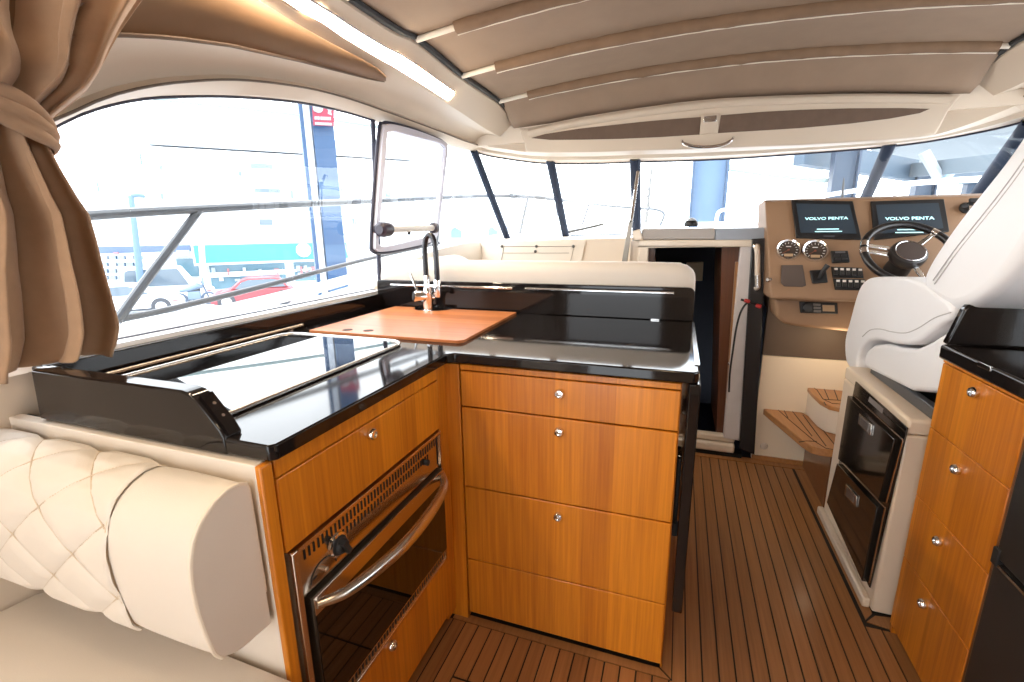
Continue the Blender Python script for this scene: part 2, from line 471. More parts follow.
# ---- canvas roof with three bows
ceil = struct('ceiling')
XL, XR = -1.035, 1.235
def crown(x, y, k=1.0):
    edge = interp(Ee, y)+0.022
    s = (x-0.1)/1.135
    return edge + 0.075*(1-s*s)*k
def ftz(x):
    pts = [(p.x, p.z) for p in (at(u, v, Y=2.985) for u, v in ((519, 128), (545, 124.5), (580, 117.5), (610, 112.5), (640, 108), (680, 102.5), (720, 98.5), (760, 96.5), (800, 95), (840, 94), (880, 93.5), (962, 94.5)))]
    return interp(pts, x)
BOWS = [2.74, 2.245, 1.83, 1.40, 0.95, 0.45]
ys = [-1.35+0.07*i for i in range(63)]
rows = []
for y in ys:
    d = min(abs(y-b) for b in BOWS)
    rr_ = []
    for j in range(31):
        x = XL+(XR-XL)*j/30
        z = crown(x, y)+0.014*min(1, d/0.2)*(1-((j-15)/15)**2*0.7)
        k = max(0, min(1, (y-2.78)/0.2)); k = k*k*(3-2*k)
        rr_.append(Vector((x, y, z*(1-k)+(ftz(x)+0.004)*k)))
    rows.append(rr_)
obj('canvas', MB().grid(rows), CANVAS, ceil, solid=0.004)
for i, b in enumerate(BOWS):
    xs = [-0.86+2.06*j/40 for j in range(41)]
    rnd = random.Random(i)
    sl = [Vector((x, b+rnd.uniform(-0.003, 0.003), crown(x, b)-0.010+rnd.uniform(-0.002, 0.002))) for x in xs]
    r = obj('bow_sleeve', MB().tube(sl, [0.027+rnd.uniform(-0.0025, 0.0025) for _ in xs], 12), SLEEVE, ceil)
    seam = [Vector((x, b+0.010+rnd.uniform(-0.002, 0.002), crown(x, b)-0.036+rnd.uniform(-0.001, 0.001))) for x in xs]
    obj('sleeve_seam', MB().tube(seam, 0.0026, 6), mat('white_stitching', (0.75, 0.68, 0.58), 0.7), ceil)
    xr = [XL+(XR-XL)*j/30 for j in range(31)]
    obj('roof_bow', MB().tube([Vector((x, b, crown(x, b)-0.012)) for x in xr], 0.0115, 10), mat('pale_bow_tube', (0.72, 0.66, 0.56), 0.4), ceil)
obj('edge_gasket', MB().tube([Vector((XL-0.004, y, interp(Ee, y)+0.02)) for y in ys], 0.014, 8).tube([Vector((XR+0.004, y, interp(Ee, y)+0.02)) for y in ys], 0.014, 8), RUBBER, ceil)

# ---- front header: glass line, soffit and the sunroof frame
HP = [(474, 151, 3.02), (486, 154.5, 3.16), (500, 157, 3.25), (530, 161.3, 3.33), (553, 162.8, 3.37), (600, 162.5, 3.41), (640, 161, 3.43), (680, 160, 3.44), (720, 158.3, 3.44),
      (760, 155.8, 3.43), (800, 152.8, 3.42), (845, 149.5, 3.40), (885, 146, 3.37), (925, 141, 3.33), (960, 135, 3.28), (995, 128, 3.20), (1024, 121, 3.10), (1060, 112, 2.9)]
HC = resample(smoothpath([at(u, v, Y=y) for u, v, y in HP], 6), 70)
IP = [(478, 143), (490, 147), (502, 148.5), (522, 151.5), (545, 152.5), (600, 152), (640, 150.5), (680, 149.5), (720, 148), (760, 146.5), (800, 145), (845, 142.5), (885, 140), (915, 137.5), (938, 134), (975, 122), (1010, 108), (1050, 92)]
IC = resample(smoothpath([at(u, v, Y=3.0) for u, v in IP], 6), 70)
hd = struct('trim_4')
rr = [[p+Vector((0, 0.03, -0.004)) for p in HC], HC, [a.lerp(b, 0.30)+Vector((0, 0, 0.000)) for a, b in zip(HC, IC)], [a.lerp(b, 0.36)+Vector((0, 0, 0.018)) for a, b in zip(HC, IC)],
      [a.lerp(b, 0.62)+Vector((0, 0, 0.012)) for a, b in zip(HC, IC)], [a.lerp(b, 0.66)+Vector((0, 0, 0.0)) for a, b in zip(HC, IC)], IC, [p+Vector((0, 0.02, 0.10)) for p in IC]]
obj('header_soffit', MB().grid(rr), LINER, hd, smooth=25)
obj('glass_gasket', MB().tube([p+Vector((0, 0.012, -0.004)) for p in HC], 0.006, 6), GASKET, hd)
# sunroof frame
FT = [(519, 128), (527, 128), (545, 124.5), (580, 117.5), (610, 112.5), (640, 108), (680, 102.5), (720, 98.5), (760, 96.5), (800, 95), (840, 94), (880, 93.5), (920, 93.5), (962, 94.5), (957, 100), (948, 112), (942, 124), (936, 134)]
FB = [(920, 137), (885, 140), (845, 142.5), (800, 145), (760, 146.5), (720, 148), (680, 149.5), (640, 150.5), (600, 152), (545, 152.5), (526, 151.5), (524, 142)]
YF = 2.985
frame_poly = [at(u, v, Y=YF) for u, v in FT+FB]
obj('sunroof_frame', MB().prism(frame_poly, (0, 0.07, 0)), LINER, hd, bevel=0.008, seg=3)
ftop = smoothpath([at(u, v+5, Y=YF) for u, v in [(529, 128), (545, 124.5), (580, 117.5), (640, 108), (720, 98.5), (800, 95), (880, 93.5), (950, 94.5)]], 5)
obj('frame_lip', MB().tube(ftop, 0.022, 10), LINER, hd)
for poly in ([(531, 138), (545, 134), (580, 128.5), (640, 122), (680, 118.5), (701, 117), (700, 134.5), (660, 137), (620, 138.8), (580, 139.6), (550, 139.8)],
             [(721, 115.2), (760, 112), (800, 109.8), (850, 108.3), (900, 108), (930, 108.8), (920, 113), (890, 118.5), (850, 123.5), (800, 128), (760, 130.5), (718, 133)]):
    obj('mesh_inset', MB().prism([at(u, v, Y=YF-0.004) for u, v in poly], (0, 0.03, 0)), SUEDE, hd, smooth=0)
p = [at(u, v, Y=YF-0.012) for u, v in ((701.5, 114.5), (719.5, 113), (718, 133), (699.5, 134.5))]
obj('latch_block', MB().prism(p, (0, 0.04, 0)), LINER, hd, bevel=0.004)
p = [at(u, v, Y=YF-0.020) for u, v in ((704, 116), (717, 115), (716.5, 121.5), (703.5, 122.5))]
obj('reading_light', MB().prism(p, (0, 0.012, 0)), CHROME, hd, bevel=0.003)
hpts = smoothpath([at(682, 140.5, Y=YF), at(684, 143.5, Y=YF-0.035), at(694, 146.5, Y=YF-0.045), at(708, 147, Y=YF-0.045), at(722, 145, Y=YF-0.045), at(731, 140.5, Y=YF-0.035), at(733, 137.5, Y=YF)], 5)
obj('grab_handle', MB().tube(hpts, 0.009, 10), CHROME, hd)

# ---- windows: left side pane, vent window, windscreen
SILL_X, SILL_Z = -1.40, 0.985
w1 = struct('window_1')
yy = [0.40+0.0395*i for i in range(41)]
topw = [Vector((XA-0.02, y, interp(A, y)-0.003)) for y in yy]
botw = [Vector((SILL_X, y, SILL_Z)) for y in yy]
obj('pane', MB().grid([botw, topw]), GLASS, w1, smooth=0)
obj('window_frame', MB().tube(topw, 0.007, 8).tube([p+Vector((0, 0, 0.004)) for p in botw], 0.007, 8), GASKET, w1)
obj('window_post', MB().tube([botw[-1], topw[-1]], 0.011, 8), GASKET, w1)
obj('sill_strip', MB().prism([(-1.345, 0.3, 0.985), (-1.345, 0.3, 0.992), (-1.405, 0.3, 0.992), (-1.405, 0.3, 0.97), (-1.335, 0.3, 0.97)], (0, 1.62, 0)), mat('pale_sill', (0.72, 0.70, 0.70), 0.25, coat=0.5), w1)
# vent window, hinged frame with its stay bar
w2 = struct('window_2')
XV = -1.335
ring_px = [(379.5, 132), (383, 125), (391, 124.5), (415, 131), (436, 139), (443, 143), (444.5, 150), (441, 185), (436, 228), (433, 238), (426, 243), (400, 249), (380, 252), (373, 250), (371.5, 243), (374, 200)]
ring = smoothpath([at(u, v, X=XV) for u, v in ring_px], 4, closed=True)
cen = sum(ring, Vector())/len(ring)
def shrink(R, d): return [p+(cen-p).normalized()*d for p in R]
n = len(ring)
fr_rows = [shrink(ring, 0), [p+Vector((0.022, 0, 0)) for p in shrink(ring, 0.002)], [p+Vector((0.022, 0, 0)) for p in shrink(ring, 0.035)], shrink(ring, 0.040), shrink(ring, 0)]
obj('vent_frame', MB().grid(fr_rows, close=True), ALU, w2, smooth=30)
obj('vent_gasket', MB().tube(shrink(ring, -0.006), 0.008, 8, closed=True), GASKET, w2)
obj('pane', MB().add(shrink(ring, 0.036), [tuple(range(n))]), GLASS, w2, smooth=0)
a, b = at(383, 229.5, X=XV+0.05), at(433, 228, X=XV+0.05)
obj('stay_bar', MB().tube([a, b], 0.0165, 12), mat('grey_bar', (0.6, 0.58, 0.56), 0.35), w2)
obj('stay_knob', MB().lathe([(0.02, -0.03), (0.033, -0.02), (0.036, 0.0), (0.032, 0.045), (0.02, 0.05)], a, b-a, 16).lathe([(0.02, -0.012), (0.029, -0.006), (0.029, 0.02), (0.018, 0.026)], b, b-a, 16)
    .box(a.x-0.05, a.x, a.y-0.015, a.y+0.015, a.z-0.015, a.z+0.015).box(b.x-0.05, b.x, b.y-0.012, b.y+0.012, b.z-0.006, b.z+0.02), mat('purple_black_knob', (0.03, 0.022, 0.035), 0.35), w2)
m_ = a.lerp(b, 0.47)
obj('stay_button', MB().lathe([(0.007, 0), (0.009, 0.012), (0.006, 0.02)], m_-Vector((0, 0, 0.01)), (0, 0, -1), 10), RUBBER, w2)
# right side pane
w4 = struct('window_4')
yr4 = [0.0, 0.4, 0.55, 0.75, 0.93, 1.14, 1.38, 1.62, 1.86, 2.2]
obj('pane', MB().grid([[Vector((1.62, y, 1.0)) for y in yr4], [Vector((0.2-XA+0.02, y, interp(A, y)-0.003)) for y in yr4]]), GLASS, w4, smooth=0)
obj('window_frame', MB().tube([Vector((1.615, y, 1.005)) for y in yr4], 0.007, 8), GASKET, w4)
# windscreen and its mullions
SP = [(-1.40, 2.02, 0.985), (-1.42, 2.6, 1.05), (-1.44, 3.2, 1.15), (-1.42, 3.75, 1.19), (-1.28, 4.05, 1.20), (-0.9, 4.2, 1.205), (-0.3, 4.28, 1.215), (0.1, 4.3, 1.22), (0.7, 4.26, 1.215), (1.2, 4.15, 1.205), (1.52, 3.95, 1.20), (1.62, 3.5, 1.19), (1.64, 2.9, 1.1), (1.62, 2.2, 1.0)]
sill = smoothpath(SP, 10)
headc = [Vector((XA-0.02, y, interp(A, y)-0.003)) for y in (2.02, 2.2, 2.4, 2.65, 2.85)] + [p+Vector((0, 0.012, -0.004)) for p in HC[2:]]
w3 = struct('window_3')
obj('pane', MB().grid([resample(sill, 60), resample(headc, 60)]), GLASS, w3, smooth=60)
obj('sill_gasket', MB().tube(sill, 0.008, 6), GASKET, w3)
def post(name, t, b, r, m=MULLION, flat=1.0):
    t, b = Vector(t)+Vector((0, -0.07, 0)), Vector(b)+Vector((0, -0.07, 0)); d = (b-t).normalized()
    side = d.cross(Vector((0, 1, 0))).normalized() if abs(d.y) < 0.9 else Vector((1, 0, 0))
    dep = d.cross(side).normalized()
    ring_ = lambda c: [c+side*r*math.cos(PI*2*k/10)+dep*r*flat*math.sin(PI*2*k/10) for k in range(10)]
    mb = MB().grid([ring_(t), ring_(b)], close=True)
    obj(name, mb, m, w3, smooth=50)
post('mullion', at(477.5, 151, Y=3.10), at(512, 243, Y=3.95), 0.026)
post('mullion', at(552.5, 160, Y=3.38), at(568, 238, Y=4.2), 0.031)
post('mullion', at(636, 158, Y=3.42), at(637.5, 238, Y=4.27), 0.036)
post('mullion', at(886, 143, Y=3.38), at(852, 222, Y=4.15), 0.032)
post('mullion', at(1026, 124, Y=3.12), at(955, 222, Y=3.9), 0.050)
for u, Y in ((555, 3.355), (636.5, 3.40)):
    p = at(u, 156.5, Y=Y)
    obj('mullion_clip', MB().box(p.x-0.012, p.x+0.012, p.y-0.03, p.y+0.02, p.z-0.02, p.z+0.045), RUBBER, w3, bevel=0.004)

# ---- dash and forward coaming under the windscreen
dash = MB()
fc_top = [at(u, v, Y=y) for u, v, y in ((497, 240, 3.25), (560, 240, 3.3), (625, 240.5, 3.3))]
# forward face of the lounge recess and the dash shelf
ft = [Vector((-1.44, 3.22, 1.185)), Vector((-0.26, 3.22, 1.205))]
fb = [Vector((-1.44, 3.02, 0.75)), Vector((-0.26, 3.02, 0.75))]
wf = struct('trim_5')
obj('dash_face', MB().grid([fb, ft, [Vector((-1.5, 4.06, 1.20)), Vector((-0.26, 4.27, 1.215))]]), WHITE, wf, solid=0.01, smooth=0)
obj('dash_shelf', MB().prism([(-0.26, 2.78, 1.20), (0.5, 2.78, 1.20), (0.5, 4.28, 1.21), (-0.26, 4.27, 1.21)], (0, 0, 0.012)), mat('grey_dash_shelf', (0.35, 0.33, 0.32), 0.5), wf, smooth=0)
obj('dash_shelf', MB().prism([(0.5, 2.80, 1.20), (1.6, 2.80, 1.20), (1.6, 3.9, 1.20), (1.2, 4.14, 1.20), (0.5, 4.27, 1.20)], (0, 0, 0.012)), mat('grey_dash_shelf', (0.35, 0.33, 0.32), 0.5), wf, smooth=0)
# side coaming sweeping up to the dash
c0 = smoothpath([(-1.40, 1.93, 1.0), (-1.395, 2.2, 1.09), (-1.39, 2.5, 1.145), (-1.385, 2.9, 1.18), (-1.38, 3.2, 1.19)], 6)
w6 = struct('trim_6')
obj('side_coaming', MB().grid([[p+Vector((-0.05, 0, 0.0)) for p in c0], c0, [Vector((p.x+0.03, p.y, p.z-0.10)) for p in c0], [Vector((p.x+0.035, p.y, 0.6)) for p in c0]]), WHITE, w6, solid=0.006)
# locker hatch on the dash face
def dface(u, v, off=0.0):
    N = Vector((0, -0.435, 0.2)).normalized()
    return at(u, v, P=Vector((0, 3.22, 1.195))+N*(off+0.006), N=N)
hp = [(498, 241), (586, 240.5), (580, 268), (491, 268)]
N_ = Vector((0, -0.435, 0.2)).normalized()
obj('dash_locker_lid', MB().prism([dface(u, v, 0.012) for u, v in hp], -N_*0.012), mat('cream_lid', (0.70, 0.62, 0.52), 0.4), wf, bevel=0.003)
obj('lid_seam', MB().tube([dface(504, 246.5, 0.013), dface(574, 246.5, 0.013), dface(569, 268, 0.013)], 0.0025, 6).tube([dface(504, 246.5, 0.013), dface(500, 268, 0.013)], 0.0025, 6)
    .tube([dface(503, 253, 0.013), dface(569, 253, 0.013)], 0.0018, 6), mat('lid_seam_brown', (0.28, 0.22, 0.17), 0.6), wf)  # thin brown tubes mark the seams of the lid
for u, v in ((502, 246.5), (536.5, 246.5), (535.5, 251.5), (573.5, 246.5)):
    obj('lid_catch', MB().lathe([(0.010, 0), (0.010, 0.006), (0.006, 0.009)], dface(u, v, 0.012), N_, 10), mat('dark_catch', (0.08, 0.07, 0.06), 0.4), wf)
# ================================================================== GALLEY, LEFT
def knob(p, nrm, parent, lab=None, r=0.0125):
    """push-button catch: chrome collar with a sunk button"""
    k = obj('knob', MB().lathe([(r, 0), (r*1.12, 0.004), (r*1.12, 0.010), (r*0.85, 0.015), (r*0.55, 0.0155), (r*0.5, 0.011), (0.0005, 0.0125)], p, nrm, 18), CHROME, parent)
    return k
XF = -0.63      # front of the oven side
YD = 1.19       # front of the drawer stack
# ---- oven cabinet
t = thing('oven_cabinet', 'golden teak cabinet under the left worktop that houses the oven', 'cabinet', (XF-0.3, 0.85, 0))
c = MB().box(-1.33, XF-0.022, 0.548, 0.555, 0.03, 0.882)
c.box(-1.33, XF-0.022, 1.13, 1.14, 0.03, 0.882); c.box(-1.33, XF-0.022, 0.555, 1.13, 0.03, 0.05)
c.box(-1.33, XF-0.022, 0.555, 1.13, 0.70, 0.71)
obj('carcass', c, SLOT, t, smooth=0)
obj('end_panel', MB().box(-1.333, XF-0.0125, 0.524, 0.547, 0.0, 0.886), mat('cream_end_panel', (0.70, 0.62, 0.53), 0.45), t, bevel=0.002)
obj('side_stile', MB().box(XF-0.012, XF+0.001, 0.522, 0.547, 0.0, 0.886), TEAKY, t, bevel=0.003)
obj('top_rail', MB().box(XF-0.02, XF, 0.551, 1.128, 0.851, 0.884), TEAKY, t, bevel=0.0015)
dr = obj('drawer', MB().box(XF-0.02, XF, 0.551, 1.128, 0.702, 0.848), TEAKY, t, bevel=0.002)
knob(Vector((XF, 0.811, 0.822)), (1, 0, 0), dr)
lw = obj('drawer', MB().box(XF-0.02, XF, 0.551, 1.128, 0.055, 0.268), TEAKY, t, bevel=0.002)
knob(Vector((XF, 0.817, 0.243)), (1, 0, 0), lw)
obj('plinth', MB().box(XF-0.06, XF-0.03, 0.53, 1.14, 0.0, 0.05), SLOT, t, smooth=0)

# ---- oven
t = thing('built_in_oven', 'stainless steel oven with dark glass door built into the teak cabinet', 'oven', (XF-0.25, 0.83, 0.27))
oy0, oy1, oz0, oz1 = 0.556, 1.122, 0.272, 0.698
obj('oven_body', MB().box(-1.2, XF-0.016, oy0+0.01, oy1-0.01, oz0+0.01, oz1-0.01), SLOT, t, smooth=0)
fr = MB()
def ring_yz(y0, y1, z0, z1, wl, wr, wb, wt, x0, x1):
    m = MB(); m.box(x0, x1, y0, y0+wl, z0, z1); m.box(x0, x1, y1-wr, y1, z0, z1)
    m.box(x0, x1, y0+wl, y1-wr, z0, z0+wb); m.box(x0, x1, y0+wl, y1-wr, z1-wt, z1); return m
obj('trim_frame', ring_yz(oy0, oy1, oz0, oz1, 0.012, 0.006, 0.004, 0.008, XF-0.014, XF+0.008), mat('satin_trim_steel', (0.68, 0.56, 0.45), 0.25, 1.0), t, bevel=0.002)
obj('control_panel', MB().box(XF-0.014, XF+0.002, oy0+0.012, oy1-0.006, 0.588, oz1-0.008), WARMSTEEL, t, smooth=0)
sl = MB()
for i in range(44):
    y = oy0+0.03+i*0.0122
    if y < oy1-0.02: sl.box(XF+0.0015, XF+0.0032, y, y+0.004, 0.664, 0.684)
for i in range(38):
    y = oy0+0.10+i*0.0122
    if y < oy1-0.065: sl.box(XF+0.0015, XF+0.0032, y, y+0.0038, 0.640, 0.656)
obj('vent_slots', sl, SLOT, t, smooth=0)
obj('side_slots', MB().box(XF+0.0015, XF+0.003, oy1-0.022, oy1-0.018, 0.60, 0.69), SLOT, t, smooth=0)
kb = obj('control_knob', MB().lathe([(0.021, 0), (0.021, 0.006), (0.016, 0.008), (0.015, 0.016), (0.012, 0.019)], (XF+0.002, 0.675, 0.634), (1, 0, 0), 20).obox((XF+0.022, 0.675, 0.634), (0.006, 0, 0), (0, 0.005, 0.003), (0, -0.008, 0.016)), RUBBER, t)
obj('knob_collar', MB().lathe([(0.026, 0), (0.026, 0.003), (0.022, 0.005)], (XF+0.002, 0.675, 0.634), (1, 0, 0), 20), CHROME, kb)
obj('ignition_button', MB().lathe([(0.0085, 0), (0.0085, 0.010), (0.005, 0.012)], (XF+0.002, 1.035, 0.640), (1, 0, 0), 14), RUBBER, t)
obj('pilot_button', MB().lathe([(0.006, 0), (0.006, 0.008), (0.004, 0.010)], (XF+0.002, 0.630, 0.612), (1, 0, 0), 12), CHROME, t)
# engraved arc of the dial round the pilot button
obj('dial_marks', MB().tube([(XF+0.0025, 0.63+0.036*math.cos(a), 0.602+0.030*math.sin(a)) for a in [PI*i/10 for i in range(11)]], 0.0012, 5).tube([(XF+0.0025, 0.600+0.010*i, 0.610) for i in range(2)], 0.0012, 5), SLOT, t)
door = obj('oven_door', MB().box(XF-0.01, XF+0.012, oy0+0.026, oy1-0.008, 0.312, 0.584), mat('dark_steel_edge', (0.05, 0.04, 0.03), 0.3, 0.6), t, bevel=0.002)
obj('door_glass', MB().box(XF+0.011, XF+0.0145, oy0+0.030, oy1-0.011, 0.316, 0.545), OVENGLASS, door, bevel=0.001)
obj('door_rail', MB().box(XF+0.011, XF+0.0155, oy0+0.028, oy1-0.009, 0.543, 0.582), WARMSTEEL, door, bevel=0.001)
hh = smoothpath([(XF+0.014, oy0+0.035, 0.565), (XF+0.045, oy0+0.085, 0.562), (XF+0.066, oy0+0.18, 0.560), (XF+0.074, 0.835, 0.559), (XF+0.066, oy1-0.16, 0.560), (XF+0.045, oy1-0.065, 0.562), (XF+0.014, oy1-0.016, 0.565)], 8)
nh = len(hh)
obj('oven_handle', MB().tube(hh, [0.0095+0.005*math.sin(PI*i/(nh-1)) for i in range(nh)], 14), STEEL, door)
obj('bottom_grille', MB().box(XF-0.01, XF+0.003, oy0+0.012, oy1-0.006, oz0+0.004, 0.309), WARMSTEEL, t, smooth=0)
sl = MB()
for i in range(44):
    y = oy0+0.03+i*0.0122
    if y < oy1-0.015: sl.box(XF+0.0025, XF+0.0042, y, y+0.0042, 0.281, 0.298)
obj('grille_slots', sl, SLOT, t, smooth=0)
obj('grille_edge', MB().tube([(XF+0.006, oy0+0.014, 0.307), (XF+0.006, oy1-0.008, 0.307)], 0.0035, 8), mat('satin_trim_steel', (0.68, 0.56, 0.45), 0.25, 1.0), t)

# ---- drawer stack
t = thing('drawer_cabinet', 'tall teak cabinet of drawers with three chrome catches under the worktop corner', 'cabinet', (-0.3, 1.5, 0))
dx0, dx1 = -0.586, 0.024
c = MB().box(-0.588, 0.022, 1.212, 1.86, 0.02, 0.882)
obj('carcass', c, SLOT, t, smooth=0)
obj('side_panel', MB().box(0.0225, 0.027, 1.205, 1.86, 0.0, 0.884), TEAKY, t, smooth=0)
obj('corner_filler', MB().box(-0.665, -0.5895, YD-0.004, YD+0.02, 0.0, 0.884), TEAKX, t, bevel=0.0015)
obj('corner_filler', MB().box(XF-0.02, XF-0.003, 1.132, 1.187, 0.03, 0.884), TEAKY, t, bevel=0.0015)
obj('top_rail', MB().box(dx0, dx1, YD, YD+0.02, 0.867, 0.884), TEAKX, t, bevel=0.0015)
for z0, z1, kz in ((0.755, 0.863, 0.826), (0.4905, 0.7505, 0.714), (0.2305, 0.4865, 0.448), (0.024, 0.2275, None)):
    d = obj('drawer' if kz else 'plinth_panel', MB().box(dx0, dx1, YD, YD+0.02, z0, z1), TEAKX, t, bevel=0.002)
    if kz: knob(Vector((-0.286, YD, kz)), (0, -1, 0), d, r=0.0125)
obj('plinth', MB().box(-0.62, 0.0, YD+0.03, YD+0.05, 0.0, 0.03), SLOT, t, smooth=0)

# ---- folded table leaf on the end of the drawer stack
t = thing('table_leaf', 'black gloss table flap folded down at the right end of the worktop', 'table flap', (0.055, 1.5, 0.2))
obj('leaf_panel', MB().box(0.042, 0.070, 1.186, 1.84, 0.215, 0.886), BLACK, t, bevel=0.004)
for y in (1.25, 1.72):
    obj('hinge', MB().box(0.0275, 0.040, y, y+0.04, 0.60, 0.66), CHROME, t, bevel=0.002)
obj('stay_arm', MB().tube([(0.034, 1.235, 0.66), (0.034, 1.235, 0.50), (0.034, 1.25, 0.43)], 0.006, 8).tube([(0.034, 1.232, 0.47), (0.034, 1.232, 0.43)], 0.010, 8), RUBBER, t)

# ---- worktop, one continuous black slab with its upstands
t = thing('galley_worktop', 'L-shaped glossy black worktop with raised back edge over the teak cabinets', 'worktop', (-0.6, 1.3, 0.885))
YE = 0.535
outline = [(-1.238, YE), (-0.622, YE), (-0.612, YE+0.010), (-0.612, YD-0.035), (-0.595, YD-0.017), (0.052, YD-0.017), (0.064, YD-0.004), (0.066, 1.885), (-1.333, 1.885), (-1.333, YE+0.06), (-1.238, YE+0.06)]
obj('slab', MB().prism([(x, y, 0.891) for x, y in outline], (0, 0, 0.029)), BLACK, t, bevel=0.004, seg=3)
# raised end with a sloped nose
endp = [(-1.240, 0.890), (-1.228, 0.998), (-0.802, 0.998), (-0.783, 0.994), (-0.765, 0.984), (-0.722, 0.935), (-0.714, 0.9215), (-0.714, 0.890)]
obj('end_upstand', MB().prism([(x, YE-0.002, z) for x, z in endp], (0, 0.036, 0)), BLACK, t, bevel=0.004, seg=3)
obj('nose_strip', MB().prism([(-0.768, YE+0.006, 0.9875), (-0.7245, YE+0.006, 0.9385), (-0.7145, YE+0.006, 0.922), (-0.711, YE+0.006, 0.924), (-0.7215, YE+0.006, 0.941), (-0.766, YE+0.006, 0.991)], (0, 0.024, 0)), BLACK, t)
for f in (0.30, 0.66):
    p = Vector((-0.765, YE+0.018, 0.9905)).lerp(Vector((-0.7185, YE+0.018, 0.934)), f)
    obj('screw', MB().lathe([(0.0035, 0), (0.003, 0.002), (0.001, 0.0025)], p, (0.74, 0, 0.66), 10), CHROME, t)
obj('side_upstand', MB().box(-1.333, -1.308, YE+0.06, 1.86, 0.9205, 0.983).box(-1.333, -1.262, YE+0.045, YE+0.06, 0.9205, 0.983), BLACK, t, bevel=0.004, seg=3)
bp = rrect(-1.330, 0.062, 0.9205, 1.047, 0.02)
bp = [(-1.332, 0.9205), (0.062, 0.9205)]+arc(0.062-0.022, 1.047-0.022, 0.022, 0, 90, 5)+arc(-1.330+0.01, 1.047-0.01, 0.01, 90, 180, 3)
obj('back_upstand', MB().prism([(x, 1.858, z) for x, z in bp], (0, 0.028, 0)), BLACK, t, bevel=0.003)
for x0, x1 in ((-1.24, -0.650), (-0.595, -0.012)):
    r = obj('towel_rail', MB().tube([(x0, 1.838, 1.028), (x1, 1.838, 1.028)], 0.0045, 10), CHROME, t)
    for x in (x0+0.02, x1-0.02):
        obj('rail_post', MB().lathe([(0.006, 0), (0.004, 0.004), (0.004, 0.020)], (x, 1.858, 1.028), (0, -1, 0), 10), CHROME, r)
obj('upstand_clip', MB().box(-0.09, -0.06, 1.853, 1.858, 0.921, 0.9245), CHROME, t)
obj('edge_hinge', MB().box(0.054, 0.0665, 1.24, 1.84, 0.9202, 0.9225), mat('blue_steel_strip', (0.55, 0.6, 0.65), 0.15, 1.0), t)

# ---- hob
t = thing('ceramic_hob', 'black glass hob with a stainless rim on the worktop below the window', 'hob', (-1.02, 0.9, 0.9205))
hx0, hx1, hy0, hy1 = -1.262, -0.800, 0.575, 1.235
pr = rrect(hx0, hx1, hy0, hy1, 0.05, 6)
obj('hob_glass', MB().prism([(x, y, 0.9202) for x, y in pr], (0, 0, 0.006)), HOBGLASS, t, smooth=0)
obj('hob_rim', MB().tube([(x, y, 0.9255) for x, y in rrect(hx0-0.004, hx1+0.004, hy0-0.004, hy1+0.004, 0.054, 6)], 0.005, 10, closed=True), STEEL, t)
obj('reflection_rod', MB().tube([(-1.288, 0.60, 0.934), (-1.288, 1.33, 0.934)], 0.006, 8), mat('reflection_brass', (0.62, 0.45, 0.30), 0.25, 1.0), t)  # added rod and feet stand in for lines reflected in the worktop
for y in (0.70, 1.0, 1.27):
    obj('reflection_rod_foot', MB().box(-1.292, -1.284, y-0.01, y+0.01, 0.9202, 0.931), STEEL, t)

# ---- sink cover board
t = thing('chopping_board', 'orange-brown wooden sink cover board lying on the worktop before the tap', 'board', (-0.9, 1.55, 0.9205))
poly = [(-1.215, 1.283)]+[(-0.64+0.0*0, 1.283)]+arc(-0.648, 1.308, 0.025, -80, 0, 4)+[(-0.628, 1.60)]+[(-0.632, 1.835)]
poly += [(-0.93, 1.835), (-0.945, 1.80), (-0.965, 1.775), (-1.0, 1.765), (-1.06, 1.765), (-1.095, 1.785), (-1.11, 1.815), (-1.12, 1.838), (-1.225, 1.838)]
bo = obj('board_panel', MB().prism([(x, y, 0.9206) for x, y in poly], (0, 0, 0.009)), BOARDWOOD, t, bevel=0.003)
for x, y in ((-1.085, 1.325), (-1.005, 1.335)):
    obj('finger_hole', MB().lathe([(0.018, 0.0), (0.018, 0.0004), (0.001, 0.0005)], (x, y, 0.9297), (0, 0, 1), 20), mat('dark_hole', (0.05, 0.02, 0.01), 0.8), t)

# ---- tap
t = thing('kitchen_tap', 'chrome kitchen tap with black hose spout at the back of the worktop', 'tap', (-1.03, 1.80, 0.9205))
tx, ty = -1.03, 1.802
obj('tap_base', MB().lathe([(0.027, 0), (0.027, 0.006), (0.023, 0.010), (0.022, 0.045), (0.024, 0.05), (0.024, 0.085), (0.018, 0.092), (0.015, 0.11), (0.015, 0.155), (0.012, 0.158)], (tx, ty, 0.9205), (0, 0, 1), 20), CHROME, t)
bd = Vector((-0.72, -0.68, 0.10)).normalized()
o_ = Vector((tx, ty, 0.985))
valve = obj('valve_body', MB().lathe([(0.019, -0.025), (0.020, 0.0), (0.024, 0.02), (0.024, 0.055), (0.022, 0.062), (0.018, 0.063)], o_, bd, 20), CHROME, t)
obj('valve_cap', MB().lathe([(0.019, 0.062), (0.018, 0.066), (0.001, 0.067)], o_, bd, 20), RUBBER, valve)
l0 = o_+bd*0.045+Vector((0, 0, 0.02))
obj('lever', MB().tube([l0, l0+Vector((-0.014, 0, 0.035)), l0+Vector((-0.03, 0, 0.078))], [0.006, 0.0055, 0.0045], 10), CHROME, valve)
hx, hy = tx+0.056, ty-0.012
hose = [(tx-0.004, ty, 1.075), (tx-0.004, ty, 1.13), (tx-0.003, ty-0.001, 1.195), (tx+0.008, ty-0.003, 1.236), (tx+0.027, ty-0.006, 1.249), (tx+0.046, ty-0.009, 1.234), (tx+0.054, ty-0.011, 1.19), (hx, hy, 1.12), (hx, hy, 1.05)]
obj('hose', MB().tube(smoothpath(hose, 5), 0.0115, 14), mat('black_hose', (0.012, 0.011, 0.015), 0.25), t)
